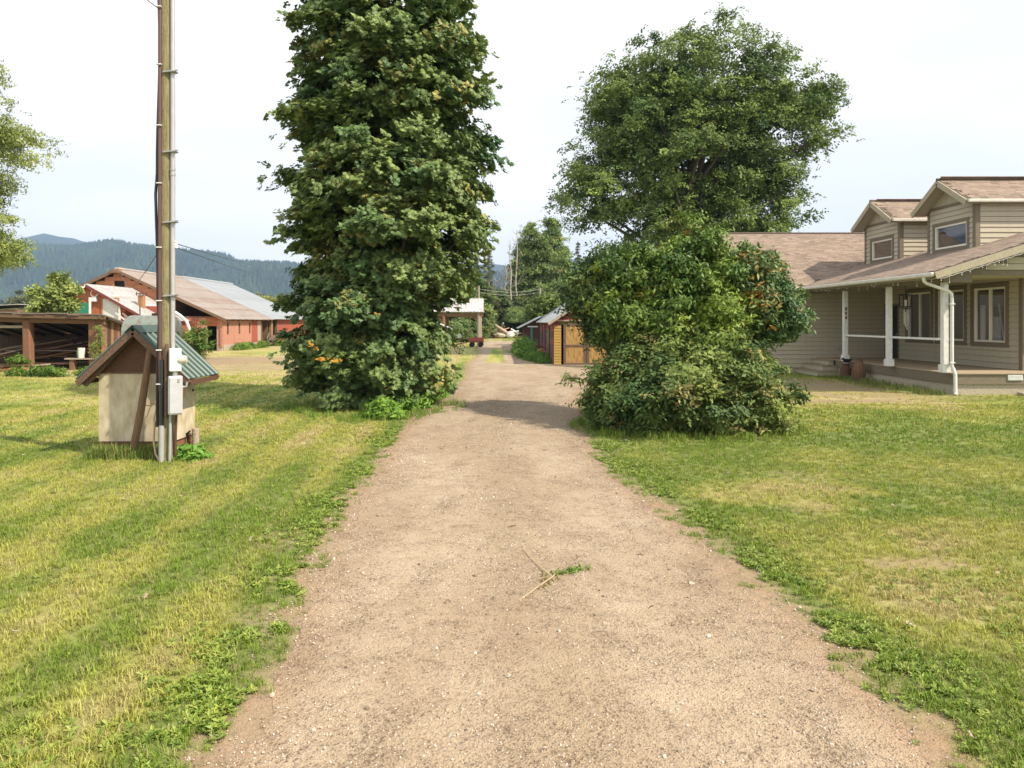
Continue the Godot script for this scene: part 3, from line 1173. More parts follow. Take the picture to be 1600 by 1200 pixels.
func dormer(h: Node3D, dc: float, half: float, win: Array) -> void:
	var x0 := 16.0
	var x1 := 21.1
	var ey := 6.33
	var d0 := dc - half
	var d1 := dc + half
	var base := roof_y(x0) - .02
	var rise := .62
	var top := ey + half * rise
	# front face (towards the west) with its window, and the two cheeks
	wall_core(h, "d", x0 + .001, x0 + .12, d0, d1, base, ey, [win], M.house_trim)
	siding(h, "d", x0, d0 + .1, d1 - .1, base + .02, ey - .02, .178, [[win[0] - .1, win[1] + .1, win[2] - .1, win[3] + .1]], M.siding)
	window(h, "d", x0, win[0], win[1], win[2], win[3], 1, M.house_trim, M.cream, .12)
	var g := MB.new()
	g.slab([V(x0 + .0, ey, d1), V(x0 + .0, ey, d0), V(x0, top, dc)], .1)
	part("gable", g, M.house_trim, h)
	# upright shakes in the gable
	var q := d0 + .16
	while q < d1 - .14:
		var w := .17
		var hh := (half - maxf(absf(q - dc), absf(q + w - dc))) * rise
		if hh > .06:
			var k := MB.new()
			k.bx(x0 - R.randf_range(.02, .03), x0 - .001, ey + .05, ey + hh + .03, q + .004, q + w - .004)
			part("shake", k, M.siding, h)
		q += w
	var tb := MB.new()
	tb.bx(x0 - .058, x0 - .002, ey - .05, ey + .05, d0 + .1, d1 - .1)
	tb.bx(x0 - .058, x0 - .001, base, ey, d0 - .058, d0 + .1)
	tb.bx(x0 + .001, x0 + .1, base, ey, d0 - .058, d0 - .002)
	tb.bx(x0 - .058, x0 - .001, base, ey, d1 - .1, d1 + .02)
	part("corner_trim", tb, M.house_trim, h)
	var lo := func(_y) -> Vector2: return Vector2(x0 + .1, 30)
	for e in [[d0, 1.0], [d1, -1.0]]:
		var cw := MB.new()
		if e[1] > 0: cw.slab([V(x0 + .122, base, d0 + .003), V(x1, roof_y(x1), d0 + .003), V(x1, ey, d0 + .003), V(x0 + .122, ey, d0 + .003)], .1)
		else: cw.slab([V(x1, roof_y(x1), d1), V(x0, base, d1), V(x0, ey, d1), V(x1, ey, d1)], .1)
		part("cheek", cw, M.house_trim, h)
	var y := base
	while y < ey - .02: # cheek siding, each board starting where the main roof lets it
		var xe := minf(x1, 12.6 + (y + .178 - EY) / SW)
		siding(h, "x", d0, x0 + .1, xe + .3, y, minf(y + .178, ey), .2, [], M.siding)
		y += .178
	# roof: two slopes running east, fascia, soffit, gutters
	var oh := .24
	var xo := x0 - .5
	for sgn in [-1.0, 1.0]:
		var de: float = dc + sgn * (half + oh)
		var ye := ey - oh * rise + .1
		var yt := top + .1
		var sl := MB.new()
		var pts := [V(xo, ye, de), V(x1, ye, de), V(x1, yt, dc), V(xo, yt, dc)]
		if sgn > 0: pts.reverse()
		sl.slab(pts, .09)
		part("roof", sl, M.roof_felt, h)
		var u := Vector3(1, 0, 0)
		var s := (V(xo, yt, dc) - V(xo, ye, de)).normalized()
		var lu := x1 - xo
		shingles(h, V(xo - .03, ye, de), u, s, lu, V(xo, yt, dc).distance_to(V(xo, ye, de)) + .02, func(p: Vector3): return p.x > xo + .16 and p.x < x1)
		var fa := MB.new()
		fa.bar(V(xo - .02, ye - .1, de), V(xo - .02, yt - .1, dc), .04, .19)
		part("fascia_board", fa, M.fascia, h)
		var so := MB.new()
		so.bar(V(xo + .25, ye - .13, de - sgn * .03), V(xo + .25, yt - .13, dc), .46, .02)
		part("soffit", so, M.soffit, h)
		var gu := MB.new()
		gu.bx(xo + .02, x1, ye - .11, ye + .0, de - .0 if sgn > 0 else de - .1, de + .1 if sgn > 0 else de, .02)
		part("gutter", gu, M.gutter, h)
	var rc := MB.new()
	rc.tube([V(xo - .03, top + .12, dc), V(x1, top + .12, dc)], .06, 6)
	part("ridge_cap", rc, M.roof_felt, h)

func house() -> void:
	var h := thing("house", V(16.4, 0, 25), "taupe farmhouse with brown shingle roof, two dormers and a covered porch", "house")
	# --- roofs
	var e := MB.new()
	e.slab([V(12.6, EY, 19.9), V(22, roof_y(22), 19.9), V(22, roof_y(22), 34.35), V(12.6, EY, 28.5)], .14)
	part("roof", e, M.roof_felt, h)
	e = MB.new()
	e.slab([V(22, roof_y(22), 19.9), V(31.4, EY, 19.9), V(31.4, EY, 34.4), V(22, roof_y(22), 34.4)], .14)
	part("roof", e, M.roof_felt, h)
	e = MB.new()
	e.slab([V(9.8, EY, 28.5), V(12.6, EY, 28.5), V(22, wing_y(34.3), 34.35), V(9.8, wing_y(34.4), 34.4)], .14)
	part("roof", e, M.roof_felt, h)
	e = MB.new()
	e.slab([V(9.8, wing_y(34.4), 34.4), V(31.4, wing_y(34.4), 34.4), V(31.4, EY, 40.3), V(9.8, EY, 40.3)], .14)
	part("roof", e, M.roof_felt, h)
	var us := V(1, SW, 0).normalized()
	shingles(h, V(12.55, EY - .01, 28.6 + 6), Vector3(0, 0, 1), us, 14.8, 9.85, func(p: Vector3): return -p.z > 20.08 and -p.z < 28.5 + .622 * (p.x - 12.6) and p.x < 22 and not (p.x > 16.1 and p.x < 21.3 and absf(-p.z - 24.33) < 1.2))
	shingles(h, V(9.8, EY - .01, 28.45), Vector3(1, 0, 0), V(0, SN, 1).normalized(), 12.2, 6.62, func(p: Vector3): return p.x > 9.8 and p.x < 12.6 + (-p.z - 28.5) / .622 and -p.z < 34.4)
	e = MB.new()
	e.tube([V(9.75, wing_y(34.4) + .03, 34.4), V(22, wing_y(34.4) + .03, 34.4)], .08, 6)
	part("ridge_cap", e, M.roof_felt, h)
	# --- main west wall under the porch, with three windows and the door
	var wins := [[22.2, 23.7, 1.5, 3.33], [24.2, 25.66, 1.5, 3.33], [26.08, 27.56, 1.5, 3.33]]
	var door := [28.28, 29.12, .66, 2.85]
	wall_core(h, "d", 16.401, 16.55, 21.5, 29.3, 0.0, 4.2, wins + [door], M.house_trim)
	var holes := []
	for w in wins:
		holes.append([w[0] - .1, w[1] + .1, w[2] - .1, w[3] + .1])
	holes.append([door[0] - .1, door[1] + .1, door[2] - .1, door[3] + .1])
	siding(h, "d", 16.4, 21.6, 29.26, .66, 3.72, .19, holes, M.siding)
	for w in wins:
		window(h, "d", 16.4, w[0], w[1], w[2], w[3], 2, M.house_trim, M.cream, .15)
	# pale curtains inside the nearest window
	for c in [[16.47, 23.3, 23.52, 1.56, 2.75, .0], [16.47, 22.4, 22.45, 1.58, 2.8, .25], [16.6, 22.75, 23.1, 1.55, 2.35, .0]]:
		var k := MB.new()
		k.hexa([V(c[0], c[3], c[2] ), V(c[0], c[3], c[1]), V(c[0], c[4], c[1] + c[5]), V(c[0], c[4], c[2] + c[5]), V(c[0] + .03, c[3], c[2]), V(c[0] + .03, c[3], c[1]), V(c[0] + .03, c[4], c[1] + c[5]), V(c[0] + .03, c[4], c[2] + c[5])])
		part("curtain", k, M.curtain, h)
	var dk := MB.new()
	dk.bx(16.36, 16.4, .66, 2.97, door[0] - .12, door[0]); dk.bx(16.36, 16.4, .66, 2.97, door[1], door[1] + .12); dk.bx(16.36, 16.4, 2.85, 2.97, door[0], door[1])
	var dr := part("door", dk, M.house_trim, h)
	dk = MB.new()
	dk.bx(16.43, 16.48, .67, 2.84, door[0] + .005, door[1] - .005, .01)
	part("leaf", dk, M.door_dark, dr)
	dk = MB.new()
	dk.blob(V(16.39, 1.65, door[0] + .1), Vector3(.04, .04, .04), R, 0.0, 6, 8)
	part("handle", dk, M.galv, dr)
	# --- wing wall facing the viewer
	var ww := [[10.6, 11.72, 1.52, 2.7]]
	wall_core(h, "x", 29.301, 29.45, 10.2, 16.4, 0.0, 3.72, ww, M.house_trim)
	siding(h, "x", 29.3, 10.3, 16.36, .22, 3.62, .186, [[10.5, 11.82, 1.42, 2.8]], M.siding)
	window(h, "x", 29.3, ww[0][0], ww[0][1], ww[0][2], ww[0][3], 1, M.house_trim, M.white, .06)
	e = MB.new()
	e.bx(10.2, 13.4, .0, .2, 29.26, 29.299)
	part("foundation", e, M.concrete, h)
	# --- the rest of the shell
	e = MB.new()
	e.bx(10.2, 10.35, 0, 3.7, 29.45, 39.5)
	e.slab([V(10.2, 3.7, 39.5), V(10.2, 3.7, 29.45), V(10.2, 6.35, 34.45)], .15)
	part("wall", e, M.siding, h)
	e = MB.new(); e.bx(10.2, 31, 0, 3.7, 39.35, 39.5)
	part("wall", e, M.siding, h)
	e = MB.new(); e.bx(30.85, 31, 0, 3.7, 21.5, 39.35)
	e.slab([V(31, 3.7, 29.3), V(31, 3.7, 39.35), V(31, 6.3, 34.4)], .15)
	part("wall", e, M.siding, h)
	e = MB.new()
	e.bx(16.55, 30.85, 0, 3.7, 21.5, 21.65)
	e.slab([V(16.45, 3.7, 21.5), V(30.9, 3.7, 21.5), V(22, 6.3, 21.5), V(16.45, roof_y(16.45) - .2, 21.5)], .14)
	part("wall", e, M.house_trim, h)
	e = MB.new(); e.bx(16.55, 30.8, .5, .6, 21.7, 39.3)
	part("floor", e, M.house_trim, h)
	siding(h, "x", 21.5, 16.52, 30.9, .4, 3.7, .19, [], M.siding)
	e = MB.new()
	e.bx(16.33, 16.52, .4, 3.72, 21.44, 21.6)
	part("corner_trim", e, M.house_trim, h)
	# --- porch: gable infill, ceiling, beams, posts
	e = MB.new()
	e.slab([V(14.0, 3.58, 20.42), V(29.8, 3.58, 20.42), V(29.8, roof_y(14.2) - .16, 20.42), V(22, roof_y(22) - .2, 20.42), V(14.0, roof_y(14.0) - .16, 20.42)], .1)
	part("gable", e, M.house_trim, h)
	siding(h, "x", 20.42, 13.4, 30, 3.74, 6.2, .19, [], M.siding, -1.0, func(y): return Vector2(12.9 + (y + .2 + .18 - EY) / SW, 31.0 - (y + .2 + .18 - EY) / SW))
	e = MB.new(); e.bx(12.72, 16.4, 3.56, 3.6, 20.5, 29.3)
	part("ceiling", e, M.soffit, h)
	e = MB.new(); e.bx(16.4, 30, 3.66, 3.7, 20.5, 21.5)
	part("ceiling", e, M.soffit, h)
	e = MB.new(); e.bx(13.12, 13.5, 3.38, 3.56, 20.32, 29.2)
	part("beam", e, M.house_trim, h)
	e = MB.new(); e.bx(13.1, 13.95, 3.36, 3.74, 20.28, 20.44)
	part("beam", e, M.house_trim, h)
	e = MB.new(); e.bx(12.7, 13.12, 3.52, 3.58, 19.95, 28.5)
	e.bx(9.9, 12.7, 3.52, 3.58, 28.52, 29.3)
	part("soffit", e, M.soffit, h)
	for d in [20.55, 23.5, 26.5]:
		var k := MB.new()
		k.bx(13.22, 13.385, .9, 3.38, d - .08, d + .08, .015)
		var p := part("porch_post", k, M.white, h)
		k = MB.new()
		k.bx(13.18, 13.425, .655, .9, d - .12, d + .12, .012)
		part("plinth", k, M.white, p)
	for s in [[20.63, 23.42], [23.58, 26.42]]:
		var k := MB.new()
		k.bx(13.27, 13.34, 1.62, 1.69, s[0], s[1], .008)
		part("rail", k, M.white, h)
	# --- deck boards, skirts, footing
	for i in 21:
		var k := MB.new()
		var x := 13.44 + i * .14
		k.bx(x + .003, x + .137, .62, .65, 20.34, 29.26)
		part("deck_board", k, M.deck, h)
	for i in 8:
		var k := MB.new()
		k.bx(16.385, 24, .62, .65, 20.34 + i * .14, 20.476 + i * .14)
		part("deck_board", k, M.deck, h)
	for s in [[13.46, 13.5, .32, .618, 20.4, 27.6], [13.502, 24, .32, .618, 20.38, 20.42]]:
		var k := MB.new()
		k.bx(s[0], s[1], s[2], s[3], s[4], s[5])
		part("skirt_board", k, M.house_trim, h)
	e = MB.new()
	e.bx(13.5, 13.7, 0, .318, 20.44, 29.2); e.bx(13.7, 24, 0, .318, 20.44, 20.64)
	part("foundation", e, M.concrete, h)
	e = MB.new()
	e.bx(15.07, 15.52, .43, .605, 20.35, 20.379, .01)
	var vt := part("vent", e, M.white, h)
	for i in 4:
		e = MB.new(); e.bx(15.1, 15.49, .45 + i * .037, .456 + i * .037, 20.344, 20.35)
		part("slat", e, M.grey_paint, vt)
	# --- steps up to the deck from the west
	for s in [[12.5, .02, .21, 27.2], [12.85, .22, .42, 27.45], [13.2, .43, .62, 27.7]]:
		var k := MB.new()
		k.bx(s[0] + .03, 13.46, s[1], s[2] - .035, s[3] + .03, 29.24)
		var st := part("step", k, M.siding, h)
		k = MB.new()
		k.bx(s[0], 13.45, s[2] - .034, s[2], s[3], 29.24, .006)
		part("tread", k, M.tread, st)
	# --- gutters and downspout
	e = MB.new(); e.bx(12.47, 12.6, EY - .14, EY - .01, 19.88, 28.5, .03)
	part("gutter", e, M.gutter, h)
	e = MB.new(); e.bx(9.8, 12.6, EY - .14, EY - .01, 28.37, 28.5, .03)
	part("gutter", e, M.gutter, h)
	e = MB.new()
	e.tube([V(12.53, 3.5, 20.3), V(12.53, 3.4, 20.3), V(12.6, 3.33, 20.3), V(13.25, 3.1, 20.3), V(13.36, 3.02, 20.32), V(13.38, 2.9, 20.33), V(13.38, .86, 20.33), V(13.41, .78, 20.31), V(13.44, .62, 20.27), V(13.44, .12, 20.26), V(13.4, .02, 20.2)], .05, 8)
	var ds := part("downspout", e, M.white, h)
	for y in [2.7, .95]:
		e = MB.new(); e.bx(13.31, 13.45, y, y + .03, 20.27, 20.44)
		part("strap", e, M.white, ds)
	# rake boards of the porch gable
	e = MB.new(); e.bar(V(12.6, EY - .11, 19.87), V(22, roof_y(22) - .11, 19.87), .05, .2)
	part("fascia_board", e, M.fascia, h)
	e = MB.new(); e.bar(V(31.4, EY - .11, 19.87), V(22, roof_y(22) - .11, 19.87), .05, .2)
	part("fascia_board", e, M.fascia, h)
	e = MB.new()
	e.bar(V(12.7, EY - .19, 20.15), V(22, roof_y(22) - .19, 20.15), .5, .02)
	part("soffit", e, M.soffit, h)
	dormer(h, 24.33, 1.27, [23.46, 25.2, 4.82, 5.66])
	dormer(h, 28.75, 1.3, [27.95, 29.5, 4.82, 5.62])
	# an outdoor socket by the steps, a lantern and a chime by the door, house numbers on the far post
	e = MB.new(); e.bx(14.28, 14.46, 1.0, 1.16, 29.2, 29.27, .01)
	part("socket_box", e, M.galv, h)
	for i in 3:
		e = MB.new(); e.bx(13.26, 13.32, 2.62 - i * .17, 2.74 - i * .17, 26.395, 26.418)
		part("house_number", e, M.door_frame, h)
	var ln := thing("lantern", V(14.1, 3.56, 23.9), "black box lantern hanging under the porch ceiling behind the middle post", "lantern")
	e = MB.new()
	for q in [[-.13, -.13], [.13, -.13], [-.13, .13], [.13, .13]]:
		e.bar(V(14.1 + q[0], 2.72, 23.9 + q[1]), V(14.1 + q[0], 3.1, 23.9 + q[1]), .03, .03)
	e.bx(13.95, 14.25, 3.1, 3.14, 23.75, 24.05); e.bx(13.95, 14.25, 2.69, 2.72, 23.75, 24.05)
	e.tube([V(14.1, 3.14, 23.9), V(14.1, 3.56, 23.9)], .01, 5)
	part("cage", e, M.black_metal, ln)
	e = MB.new(); e.tube([V(14.1, 2.72, 23.9), V(14.1, 2.95, 23.9)], .05, 8)
	part("candle", e, M.cream, ln)
	var wc := thing("wind_chime", V(14.3, 3.56, 24.2), "pale tubular wind chime hanging under the porch roof near the lantern", "wind chime")
	for i in 4:
		e = MB.new()
		e.tube([V(14.24 + .05 * i, 2.62 - .08 * (i % 2), 24.2), V(14.24 + .05 * i, 2.1 - .1 * (i % 3), 24.2)], .017, 6)
		part("chime_tube", e, M.white, wc)
	e = MB.new()
	e.tube([V(14.3, 3.56, 24.2), V(14.3, 2.66, 24.2)], .005, 4); e.bx(14.2, 14.42, 2.63, 2.66, 24.14, 24.26)
	part("hanger", e, M.door_frame, wc)
	# string lights along gutter and rake
	var sl := thing("string_lights", V(12.5, 3.4, 24), "string of small icicle lights drooping under the porch gutter and gable edge", "string lights")
	e = MB.new()
	var bulbs := MB.new()
	var pts := []
	for i in 60:
		var p := V(12.66, 3.47 - .03 * (i % 2), 20.0 + i * .142)
		pts.append(p)
		if R.randf() < .45:
			var q := p - Vector3(0, .03 + .2 * R.randf() * R.randf(), 0)
			e.tube([p, q], .004, 4, false)
			bulbs.blob(q, Vector3(.016, .024, .016), R, 0.0, 3, 5)
	for i in 34:
		var p := V(12.75 + i * .12, roof_y(12.75 + i * .12) - .24 - .02 * (i % 2), 19.84)
		pts.push_front(p)
		if R.randf() < .45:
			var q := p - Vector3(0, .03 + .2 * R.randf() * R.randf(), 0)
			e.tube([p, q], .004, 4, false)
			bulbs.blob(q, Vector3(.016, .024, .016), R, 0.0, 3, 5)
	e.tube(pts, .006, 4, false)
	part("wire", e, M.white, sl)
	var bo := part("bulbs", bulbs, M.white, sl)
	bo.set_meta("kind", "stuff")
	# milk can, iron bird and wicker urn by the steps
	var mc := thing("milk_can", V(13.15, 0, 26.15), "rusty dark milk can beside the porch deck", "milk can")
	e = MB.new(); e.lathe(V(13.15, 0, 26.15), [[0, 0], [.19, 0], [.2, .04], [.19, .38], [.12, .5], [.12, .56], [.15, .58]], 16)
	part("body", e, M.rust, mc)
	e = MB.new(); e.lathe(V(13.15, .56, 26.15), [[.16, 0], [.17, .03], [.1, .07], [0, .09]], 16)
	part("lid", e, M.grey_board, mc)
	for s in [-1, 1]:
		e = MB.new(); e.tube([V(13.15 + s * .17, .42, 26.0), V(13.15 + s * .23, .44, 26.0), V(13.15 + s * .15, .52, 26.0)], .012, 5)
		part("handle", e, M.rust, mc)
	e = MB.new()
	e.tube([V(12.98, .72, 26.15), V(13.03, .78, 26.15), V(13.1, .71, 26.15), V(13.2, .7, 26.15), V(13.32, .71, 26.15), V(13.4, .74, 26.15)], [.02, .035, .06, .07, .05, .01], 8)
	e.tube([V(13.15, .65, 26.15), V(13.15, .7, 26.15)], .02, 5)
	solo("bird_figurine", e, M.black_metal, V(13.18, .65, 26.15), "dark bird figurine sitting on the lid of the rusty milk can", "figurine")
	var ur := thing("urn", V(13.12, 0, 25.1), "brown wicker covered urn on the ground in front of the porch deck", "urn")
	e = MB.new(); e.lathe(V(13.12, 0, 25.1), [[0, 0], [.15, 0], [.2, .22], [.21, .42], [.18, .6], [.12, .68], [.12, .78], [.15, .8]], 18)
	part("body", e, M.brace_wood, ur)
	for i in 12:
		e = MB.new()
		var a := TAU * i / 12
		var pp := []
		for q in [[.155, .02], [.205, .22], [.215, .42], [.185, .6], [.125, .68]]:
			pp.append(V(13.12 + cos(a) * q[0], q[1], 25.1 + sin(a) * q[0]))
		e.tube(pp, .012, 5)
		part("cane", e, M.brace_wood, ur)
	e = MB.new(); e.bx(15.3, 15.75, 0, .1, 20.05, 20.32, .02)
	solo("paving_block", e, M.concrete, V(15.5, 0, 20.2), "flat grey concrete block lying against the porch footing", "block")

# ---------------------------------------------------------------- pump house and power pole
func pump_house() -> void:
	var h := thing("pump_house", V(-6.0, 0, 11.6), "small plywood pump house with green metal gable roof beside the power pole", "shed")
	var x0 := -6.62
	var x1 := -5.4
	var xc := -5.95
	var d0 := 11.2
	var d1 := 12.0
	var b := MB.new(); b.bx(x0 + .03, x1 - .03, 0, .22, d0 + .03, d1 - .03)
	part("sill", b, M.sill_red, h)
	for s in [[x0, x1, d0, d0 + .02], [x0, x1, d1 - .02, d1]]:
		b = MB.new(); b.bx(s[0], s[1], .23, 1.35, s[2], s[3])
		part("plywood_panel", b, M.plywood, h)
	for s in [[x0, x0 + .02], [x1 - .02, x1]]:
		b = MB.new(); b.bx(s[0], s[1], .23, 1.35, d0 + .022, d1 - .022)
		part("plywood_panel", b, M.plywood, h)
	for d in [d0, d1 - .02]:
		b = MB.new()
		b.slab([V(x0, 1.352, d - .006), V(x1, 1.352, d - .006), V(x1 + .0, 1.42, d - .006), V(xc, 2.0, d - .006), V(x0, 1.42, d - .006)], .03)
		part("gable_board", b, M.brown_board, h)
	b = MB.new(); b.bx(x0 - .006, x1 + .006, 1.34, 1.365, d0 - .012, d0 - .006)
	part("batten", b, M.brown_trim, h)
	# roof: two ribbed slopes
	var f := 10.98
	var k := 12.14
	var top := 2.1
	for sg in [-1.0, 1.0]:
		var xe: float = xc + sg * .9
		var ye := top - .9 * .93
		b = MB.new()
		var pts := [V(xc, top, k), V(xc, top, f), V(xe, ye, f), V(xe, ye, k)]
		if sg > 0: pts.reverse()
		b.slab(pts, .012)
		var r := part("roof_sheet", b, M.green_metal, h)
		var a := V(xc, top, 0)
		var dirn := (V(xe, ye, 0) - V(xc, top, 0))
		var nn := Vector3(.93 * sg, 1, 0).normalized()
		for i in 7:
			var d := lerpf(f + .03, k - .03, i / 6.0)
			b = MB.new()
			var p := V(xc, top, d) + nn * .01
			var w := Vector3(0, 0, .035)
			var w2 := Vector3(0, 0, .012)
			b.hexa([p + dirn + w, p + w, p + nn * .022 + w2, p + dirn + nn * .022 + w2, p + dirn - w, p - w, p + nn * .022 - w2, p + dirn + nn * .022 - w2])
			part("rib", b, M.green_metal, r)
		b = MB.new(); b.bar(V(xc, top - .07, f + .02), V(xe, ye - .07, f + .02), .035, .1, .004)
		part("barge_board", b, M.brown_trim, h)
		b = MB.new(); b.bar(V(xc + sg * .02, top - .07, k - .03), V(xe, ye - .07, k - .03), .035, .1)
		part("barge_board", b, M.brown_trim, h)
		b = MB.new(); b.bx(xe - .02, xe + .02, ye - .09, ye - .012, f + .04, k - .05)
		part("fascia_board", b, M.brown_board, h)
		b = MB.new(); b.bar(V(xc + sg * .05, top - .13, 11.1), V(xe - sg * .06, ye - .1, 11.1), .06, .07)
		part("rafter", b, M.brown_trim, h)
	b = MB.new()
	for sg in [-1.0, 1.0]:
		var q := [V(xc, top + .035, k + .01), V(xc, top + .035, f - .01), V(xc + sg * .13, top - .085, f - .01), V(xc + sg * .13, top - .085, k + .01)]
		if sg > 0: q.reverse()
		b.slab(q, .006)
	part("ridge_cap", b, M.green_metal, h)
	b = MB.new(); b.box(V(-5.39, 1.0, 11.9), Vector3(.03, .04, .04), Basis(), .008)
	part("knob", b, M.black_metal, h)
	# round brace leaning on the gable
	b = MB.new(); b.tube([V(-5.97, -.05, 10.98), V(-5.84, .75, 11.03), V(-5.7, 1.78, 11.06)], [.062, .058, .05], 10)
	solo("timber_brace", b, M.brace_wood, V(-5.97, 0, 10.98), "round weathered timber leaning against the front of the pump house", "timber post")
	# small grey junction box on the wall, with a loop of cable
	var j := thing("junction_box", V(-5.52, 1.1, 11.17), "small pale grey junction box on the pump house front, next to the pole", "electrical box")
	b = MB.new(); b.bx(-5.6, -5.46, 1.06, 1.25, 11.1, 11.19, .01)
	part("case", b, M.grey_paint, j)
	b = MB.new(); b.tube([V(-5.5, 1.06, 11.14), V(-5.52, .96, 11.12), V(-5.52, .85, 11.1), V(-5.47, .78, 11.08), V(-5.4, .82, 11.06), V(-5.38, .9, 11.05)], .009, 6)
	part("cable", b, M.cable, j)
	b = MB.new(); b.tube([V(-5.66, 1.0, 11.17), V(-5.64, .88, 11.1), V(-5.68, .83, 11.05), V(-5.78, .84, 11.06)], .008, 6)
	part("cable", b, M.rust_orange, j)
	# standpipe by the side wall
	var s := thing("standpipe", V(-5.28, 0, 11.75), "short pale standpipe with a black tap beside the pump house wall", "standpipe")
	b = MB.new(); b.tube([V(-5.28, 0, 11.75), V(-5.28, .36, 11.75)], .06, 12)
	part("pipe", b, M.pale_wood, s)
	b = MB.new(); b.tube([V(-5.37, .12, 11.66), V(-5.37, .3, 11.66), V(-5.33, .33, 11.66)], .016, 6); b.box(V(-5.39, .27, 11.66), Vector3(.05, .05, .03), Basis(), .01)
	part("tap", b, M.black_metal, s)

func power_pole() -> void:
	var px := -5.3
	var pd := 10.77
	var t := thing("power_pole", V(px, 0, pd), "tall mossy wooden power pole carrying conduits and electrical boxes", "power pole")
	var b := MB.new()
	var pts := []
	var rad := []
	for i in 12:
		pts.append(V(px + .004 * sin(i * 1.3), -.1 + i * .9, pd + .004 * cos(i * 2.1)))
		rad.append(lerpf(.122, .095, i / 11.0) * R.randf_range(.98, 1.02))
	b.tube(pts, rad, 20)
	part("pole", b, M.pole_wood, t)
	# grey service mast on the east side
	b = MB.new(); b.tube([V(px + .13, 1.75, pd - .06), V(px + .13, 1.9, pd - .06), V(px + .125, 9.3, pd - .05)], .036, 10)
	var mast := part("service_mast", b, M.conduit, t)
	for y in [2.6, 3.75, 4.85, 6.1, 7.4]:
		b = MB.new(); b.box(V(px + .1, y, pd - .07), Vector3(.2, .025, .12), Basis(Vector3(0, 0, 1), .1), .006)
		b.tube([V(px + .15, y + .012, pd - .12), V(px + .24, y + .02, pd - .12)], .01, 6)
		part("bracket", b, M.galv, mast)
	for y in [4.48, 4.56]:
		b = MB.new(); b.tube([V(px + .128, y, pd - .06), V(px + .128, y + .03, pd - .06)], .042, 10)
		part("coupling", b, M.galv, mast)
	# brown conduit and black cable on the west side, with straps
	b = MB.new(); b.tube([V(px - .03, 1.1, pd - .128), V(px - .045, 2.9, pd - .125), V(px - .05, 9.5, pd - .1)], .027, 8)
	var bc := part("brown_conduit", b, M.brown_conduit, t)
	for y in [1.22, 1.75, 2.52, 3.35, 4.35, 5.25, 6.2, 7.1]:
		b = MB.new(); b.box(V(px - .045, y, pd - .145), Vector3(.085, .018, .04), Basis(), .005)
		part("strap", b, M.white, bc)
	b = MB.new()
	pts = []
	for i in 26:
		var y := .55 + i * .33
		pts.append(V(px - .075 - .02 * sin(y * 1.7) - (.03 if y > 2.5 and y < 4.5 else 0.0), y, pd - .1))
	b.tube(pts, .022, 7)
	part("black_cable", b, M.cable, t)
	b = MB.new(); b.tube([V(px - .005, .55, pd - .14), V(px - .005, 1.6, pd - .135)], .03, 8)
	part("black_pipe", b, M.cable, t)
	b = MB.new(); b.tube([V(px - .005, 0, pd - .145), V(px - .005, .58, pd - .14)], .04, 10)
	part("ground_conduit", b, M.conduit, t)
	b = MB.new(); b.tube([V(px + .11, 0, pd - .12), V(px + .12, .5, pd - .12), V(px + .12, .75, pd - .12)], .022, 8)
	part("ground_conduit", b, M.conduit, t)
	b = MB.new(); b.tube([V(px + .15, .1, pd - .02), V(px + .17, .45, pd - .05), V(px + .19, .78, pd - .07)], .022, 8)
	part("ground_conduit", b, M.brown_conduit, t)
	b = MB.new(); b.tube([V(px - .19, .62, pd + .02), V(px - .2, .35, pd), V(px - .15, .12, pd - .04), V(px - .05, .0, pd - .1)], .016, 7)
	part("tan_hose", b, M.hose, t)
	b = MB.new(); b.bx(px + .06, px + .085, .7, 1.85, pd - .17, pd - .1)
	part("mounting_board", b, M.brown_trim, t)
	# meter box and panel, turned to face the north-east a little
	var tb := Basis(Vector3.UP, .55)
	var c := V(px + .2, 1.6, pd - .13)
	b = MB.new(); b.box(c, Vector3(.17, .36, .12), tb, .012)
	var mb := part("meter_box", b, M.white, t)
	b = MB.new()
	var ax := (tb * Vector3(1, 0, .35)).normalized()
	b.tube([c + ax * .06, c + ax * .15, c + ax * .17], [.066, .066, .055], 16)
	part("meter", b, M.meter_face, mb)
	var c2 := V(px + .2, 1.05, pd - .13)
	b = MB.new(); b.box(c2, Vector3(.2, .6, .17), tb, .014)
	var pn := part("breaker_panel", b, M.grey_paint, t)
	b = MB.new(); b.box(c2 + tb * Vector3(0, .0, .088), Vector3(.17, .55, .012), tb, .004)
	part("panel_door", b, M.grey_paint, pn)
	b = MB.new(); b.box(c2 + tb * Vector3(.104, .06, .0), Vector3(.006, .13, .1), tb)
	part("red_label", b, M.red_label, pn)
	b = MB.new(); b.box(c2 + tb * Vector3(.104, .07, .0), Vector3(.008, .03, .08), tb)
	part("white_label", b, M.white, pn)
	b = MB.new(); b.box(c2 + tb * Vector3(.04, .23, .097), Vector3(.03, .06, .012), tb, .004)
	part("latch", b, M.galv, pn)
	b = MB.new(); b.tube([c2 + tb * Vector3(.1, .12, .02), c2 + tb * Vector3(.16, .13, .02), c2 + tb * Vector3(.17, .2, .02)], .018, 7)
	part("switch_handle", b, M.galv, pn)
	b = MB.new(); b.tube([V(px + .2, 1.33, pd - .13), V(px + .2, 1.44, pd - .13)], .04, 8)
	part("nipple", b, M.galv, mb)
	b = MB.new(); b.lathe(V(px + .17, 3.35, pd - .04), [[0, 0], [.03, 0], [.035, .05], [.02, .07], [.03, .1], [0, .12]], 10)
	part("insulator", b, M.white, t)
